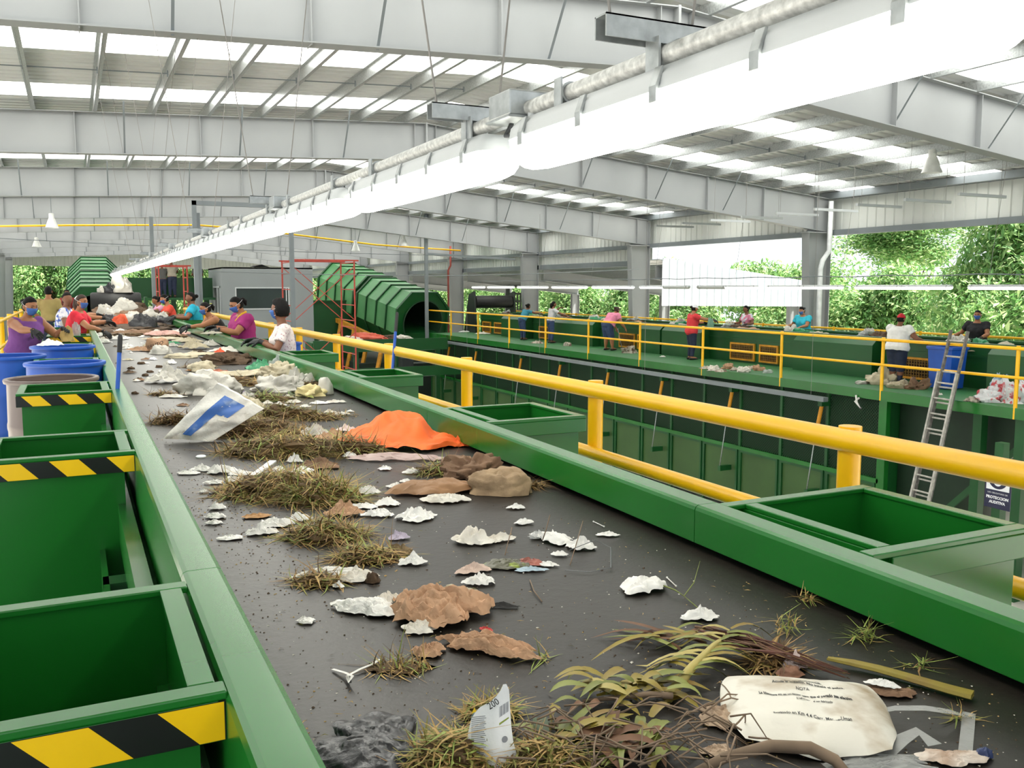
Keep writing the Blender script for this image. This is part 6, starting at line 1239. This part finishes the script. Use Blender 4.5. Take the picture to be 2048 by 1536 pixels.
# ================================================================ rubbish on the second line
def pile2(px, py, w_, h, mt, lab, kd='s', z=DZ, cat='scrap heap', d=.7, **k): (sheet_item if kd == 's' else lump_item)(cat, mt, px, py, w_, h, lab, d, z=z, **k)
SCR = mat('mixed_scraps', 'c9c0b0', .8, 0, .2, 9, .3, 20, col2='6a5244', thr=(.45, .6)); SCR2 = mat('magazine_scraps', 'd8dadc', .6, 0, .1, 7, .2, 16, col2='c04a50', thr=(.52, .6)); SCRB = mat('blue_scraps', 'a8c0d4', .6, 0, .1, 9, .2, 16, col2='3c4454', thr=(.5, .6))
pile2(1075, 687, 28, 8, SCR, 'small scraps at the feet of the long-haired woman'); pile2(1135, 692, 18, 8, SCR, 'small scrap pile right of the long-haired woman', 'l'); pile2(1258, 706, 34, 14, SCR, 'scraps heaped in front of the grate by the bending woman', 'l', rough=.4); pile2(1325, 714, 12, 4, PAPER, 'single white scrap on the deck', cat='paper scrap')
for k in range(8): pile2(1412+15*k, 738+(k % 3)*3, 26, 10, (SCR, PAPERD, SCR, KRAFT)[k % 4], 'scrap in the long heap below the wide grate, %s from the left' % ORD[k].replace('nearest', 'first'), 'l' if k % 2 else 's', rough=.4) if k % 2 else pile2(1412+15*k, 738+(k % 3)*3, 26, 10, (SCR, PAPERD, SCR, KRAFT)[k % 4], 'scrap in the long heap below the wide grate, %s from the left' % ORD[k].replace('nearest', 'first'))
pile2(1535, 746, 22, 8, PLCLR, 'clear plastic right of the long scrap heap', 'l', cat='plastic bag'); pile2(1768, 768, 70, 34, PLC, 'beige cloth heap beside the woman in the red headscarf', 'l', cat='cloth heap', rough=.4); pile2(1722, 768, 26, 8, PLW, 'white cloth end left of the beige cloth heap', 'l', cat='cloth heap'); pile2(1800, 776, 50, 16, PLC, 'pale cloth in front of the beige heap', 'l', cat='cloth heap', rough=.4); pile2(1832, 778, 48, 20, KRAFTD, 'brown paper heap left of the blue bin', 'l', rough=.5); pile2(1878, 790, 14, 6, PAPERD, 'small pale scrap in front of the blue bin', cat='paper scrap')
for k, (px, py, w_, h, mt) in enumerate(((1950, 803, 36, 10, SCR), (1975, 803, 56, 22, SCR2), (2005, 800, 60, 40, SCR2), (2035, 806, 66, 34, SCR2), (2030, 785, 56, 62, SCRB), (2000, 790, 46, 40, SCRB), (2060, 800, 66, 56, SCR2))): pile2(px, py, w_, h, mt, 'colourful magazine scraps in the heap at the right edge, %s' % ('leftmost bit', 'low red and white part', 'middle part', 'front right part', 'bluish top', 'bluish left slope', 'part cut by the photo edge')[k], 'l', cat='magazine heap', rough=.45)
pile2(966, 668, 30, 5, PAPERD, 'flat scraps on the far end of the deck'); pile2(930, 664, 24, 4, PAPER, 'white scraps by the black roller on the deck', cat='paper scrap')
z2 = .29
for k in range(44):
    y = 9.5 + .68*k; x = 17.6 + .33*(k*5 % 4)*.9; c_ = V((x, y, z2)); sz = .22 + .1*((k*7) % 4); mt = (PAPERD, PLC, SOIL, PLW, SCR, KRAFT, PLG, PLCLR)[(k*5) % 8]
    o = lump_mesh(c_, sz, sz*.7, .12 + .05*(k % 4), 300+k, k*.7, .4).build('belt_rubbish', mt, None, .9); tag(o, 'lump of rubbish lying along the second belt', 'rubbish heap', 'rubbish along the second belt')
bn = thing('blue_bin', (16.75, 13.2, DZ), 'tall blue plastic bin beside the woman in the red headscarf', 'bin')
MB().prism([(-.27, -.27), (.27, -.27), (.27, .27), (-.27, .27)], 'z', 0, .01).rot(0, (0, 0, 0)).build('base', BLUEP, None) if 0 else None
m = MB(); sq = lambda s, z: [V((16.75+s*a, 13.2+s*b, DZ+z)) for a, b in ((-1, -.8), (-.8, -1), (.8, -1), (1, -.8), (1, .8), (.8, 1), (-.8, 1), (-1, .8))]
m.loft([sq(.26, .02), sq(.26, .08), sq(.30, .86), sq(.28, .86), sq(.25, .10)]); m.build('body', BLUEP, bn, .5); MB().loft([sq(.30, .84), sq(.325, .845), sq(.325, .90), sq(.28, .90), sq(.28, .84)], cap=False).build('rim', BLUEP, bn, .5)
sheet_item('plastic bag', PLW, 1903, 692, 40, 24, 'white plastic stuffed in the top of the blue bin', .7, z=DZ+.86, smooth=.7)
tag(MB().tube([(16.85, 26.05, DZ+.02), (16.75, 26.2, .25)], .012, 8).build('broom', mat('broom_stick_grey', '9aa0a6', .4), None, True), 'grey broom stick held by the bending woman in pink', 'broom')
lump_item('plastic bottle', mat('green_clear_plastic', '6f9c88', .25, 0, .1, 8, .2, 20, alpha=.8), 1421, 656, 14, 22, 'green bottle bag hanging from the hand of the woman in the red shirt', .8, z=.47) 
# red sack and rubbish on the low conveyor, rags on the edge of the deck
p = ony(738, 690, 36.8); tag(lump_mesh(V((p.x, 36.8, -.6)), .9, .5, .32, 401, 0, .3).build('red_sack', mat('red_sack', 'c8553c', .6, 0, .12, 4, .2, 10), None, .9), 'red sack lying on the low conveyor below the trommel', 'sack')
for k, (px, mt) in enumerate(((800, PAPERD), (775, SOIL), (700, PAPERD), (665, SCR))): p = ony(px, 690, 36.8); tag(lump_mesh(V((p.x, 36.8, -.6)), .5, .4, .22, 410+k, 0, .4).build('conveyor_rubbish', mt, None, .9), 'rubbish on the low conveyor below the trommel, %s from the right' % ORD[k].replace('nearest', 'first'), 'rubbish heap')
tag(MB().tube([(15.04, 14.05, DZ-.15), (15.02, 14.0, DZ-.3), (15.04, 13.9, DZ-.42), (15.02, 14.05, DZ-.28), (15.03, 13.95, DZ-.2)], .022, 7).build('rag', PAPER, None, True), 'white rag knotted under the deck edge right of the grey tray', 'rag')
# dirt on the belt: nobody could count it
r = random.Random(77); m = MB()
for k in range(2600):
    px, py = r.uniform(260, 2040), 690 + 846*r.random()**.75; p = onz(px, py, BZ)
    if p.x < .33 or p.x > xr(p.y)-.05 or p.y > 14: continue
    s = r.uniform(.0008, .0026)*(1.6 if r.random() < .06 else 1)*(1+.12*p.y); mi = r.choice((0, 0, 0, 1, 2)); h_ = s*r.uniform(.5, 1.)
    m.add([p+V((s, 0, .0005)), p+V((-.6*s, .9*s, .0005)), p+V((-.7*s, -.8*s, .0005)), p+V((0, 0, h_))], [(0, 1, 3), (1, 2, 3), (2, 0, 3)], mi)
for k in range(2200):
    px, py = r.gauss(500, 130), r.gauss(960, 120); p = onz(px, py, BZ)
    if p.x < .33 or p.x > xr(p.y)-.05 or p.y > 12 or p.y < .6: continue
    s = r.uniform(.0008, .0032)*(1+.1*p.y); mi = r.choice((0, 0, 0, 0, 2)); h_ = s*r.uniform(.5, 1.)
    m.add([p+V((s, 0, .0005)), p+V((-.6*s, .9*s, .0005)), p+V((-.7*s, -.8*s, .0005)), p+V((0, 0, h_))], [(0, 1, 3), (1, 2, 3), (2, 0, 3)], mi)
tag(m.build('dirt_crumbs', [SOIL, MATS['dirty_white_paper'], GR[4]]), 'crumbs of soil and paper scattered over the belt', 'dirt', None, 'stuff')
m = MB()
for k in range(520):
    px, py = r.uniform(560, 1950), r.uniform(1040, 1530); p = onz(px, py, BZ)
    if p.x < .33 or p.x > xr(p.y)-.05: continue
    an = r.uniform(0, 6.28); l = r.uniform(.004, .022); d = V((math.cos(an), math.sin(an), 0)); s = V((-d.y, d.x, 0))*r.uniform(.0004, .0011); b = s*r.uniform(-4, 4)
    m.add([p+V((0, 0, .001)), p+d*l*.5+b+s+V((0, 0, .003)), p+d*l+V((0, 0, .0012)), p+d*l*.5+b-s+V((0, 0, .002))], [(0, 1, 2, 3)], r.choice((0, 0, 1, 2)))
tag(m.build('straw_bits', [GR[4], GR[1], GR[0]]), 'short bits of straw scattered over the near belt', 'straw', None, 'stuff')
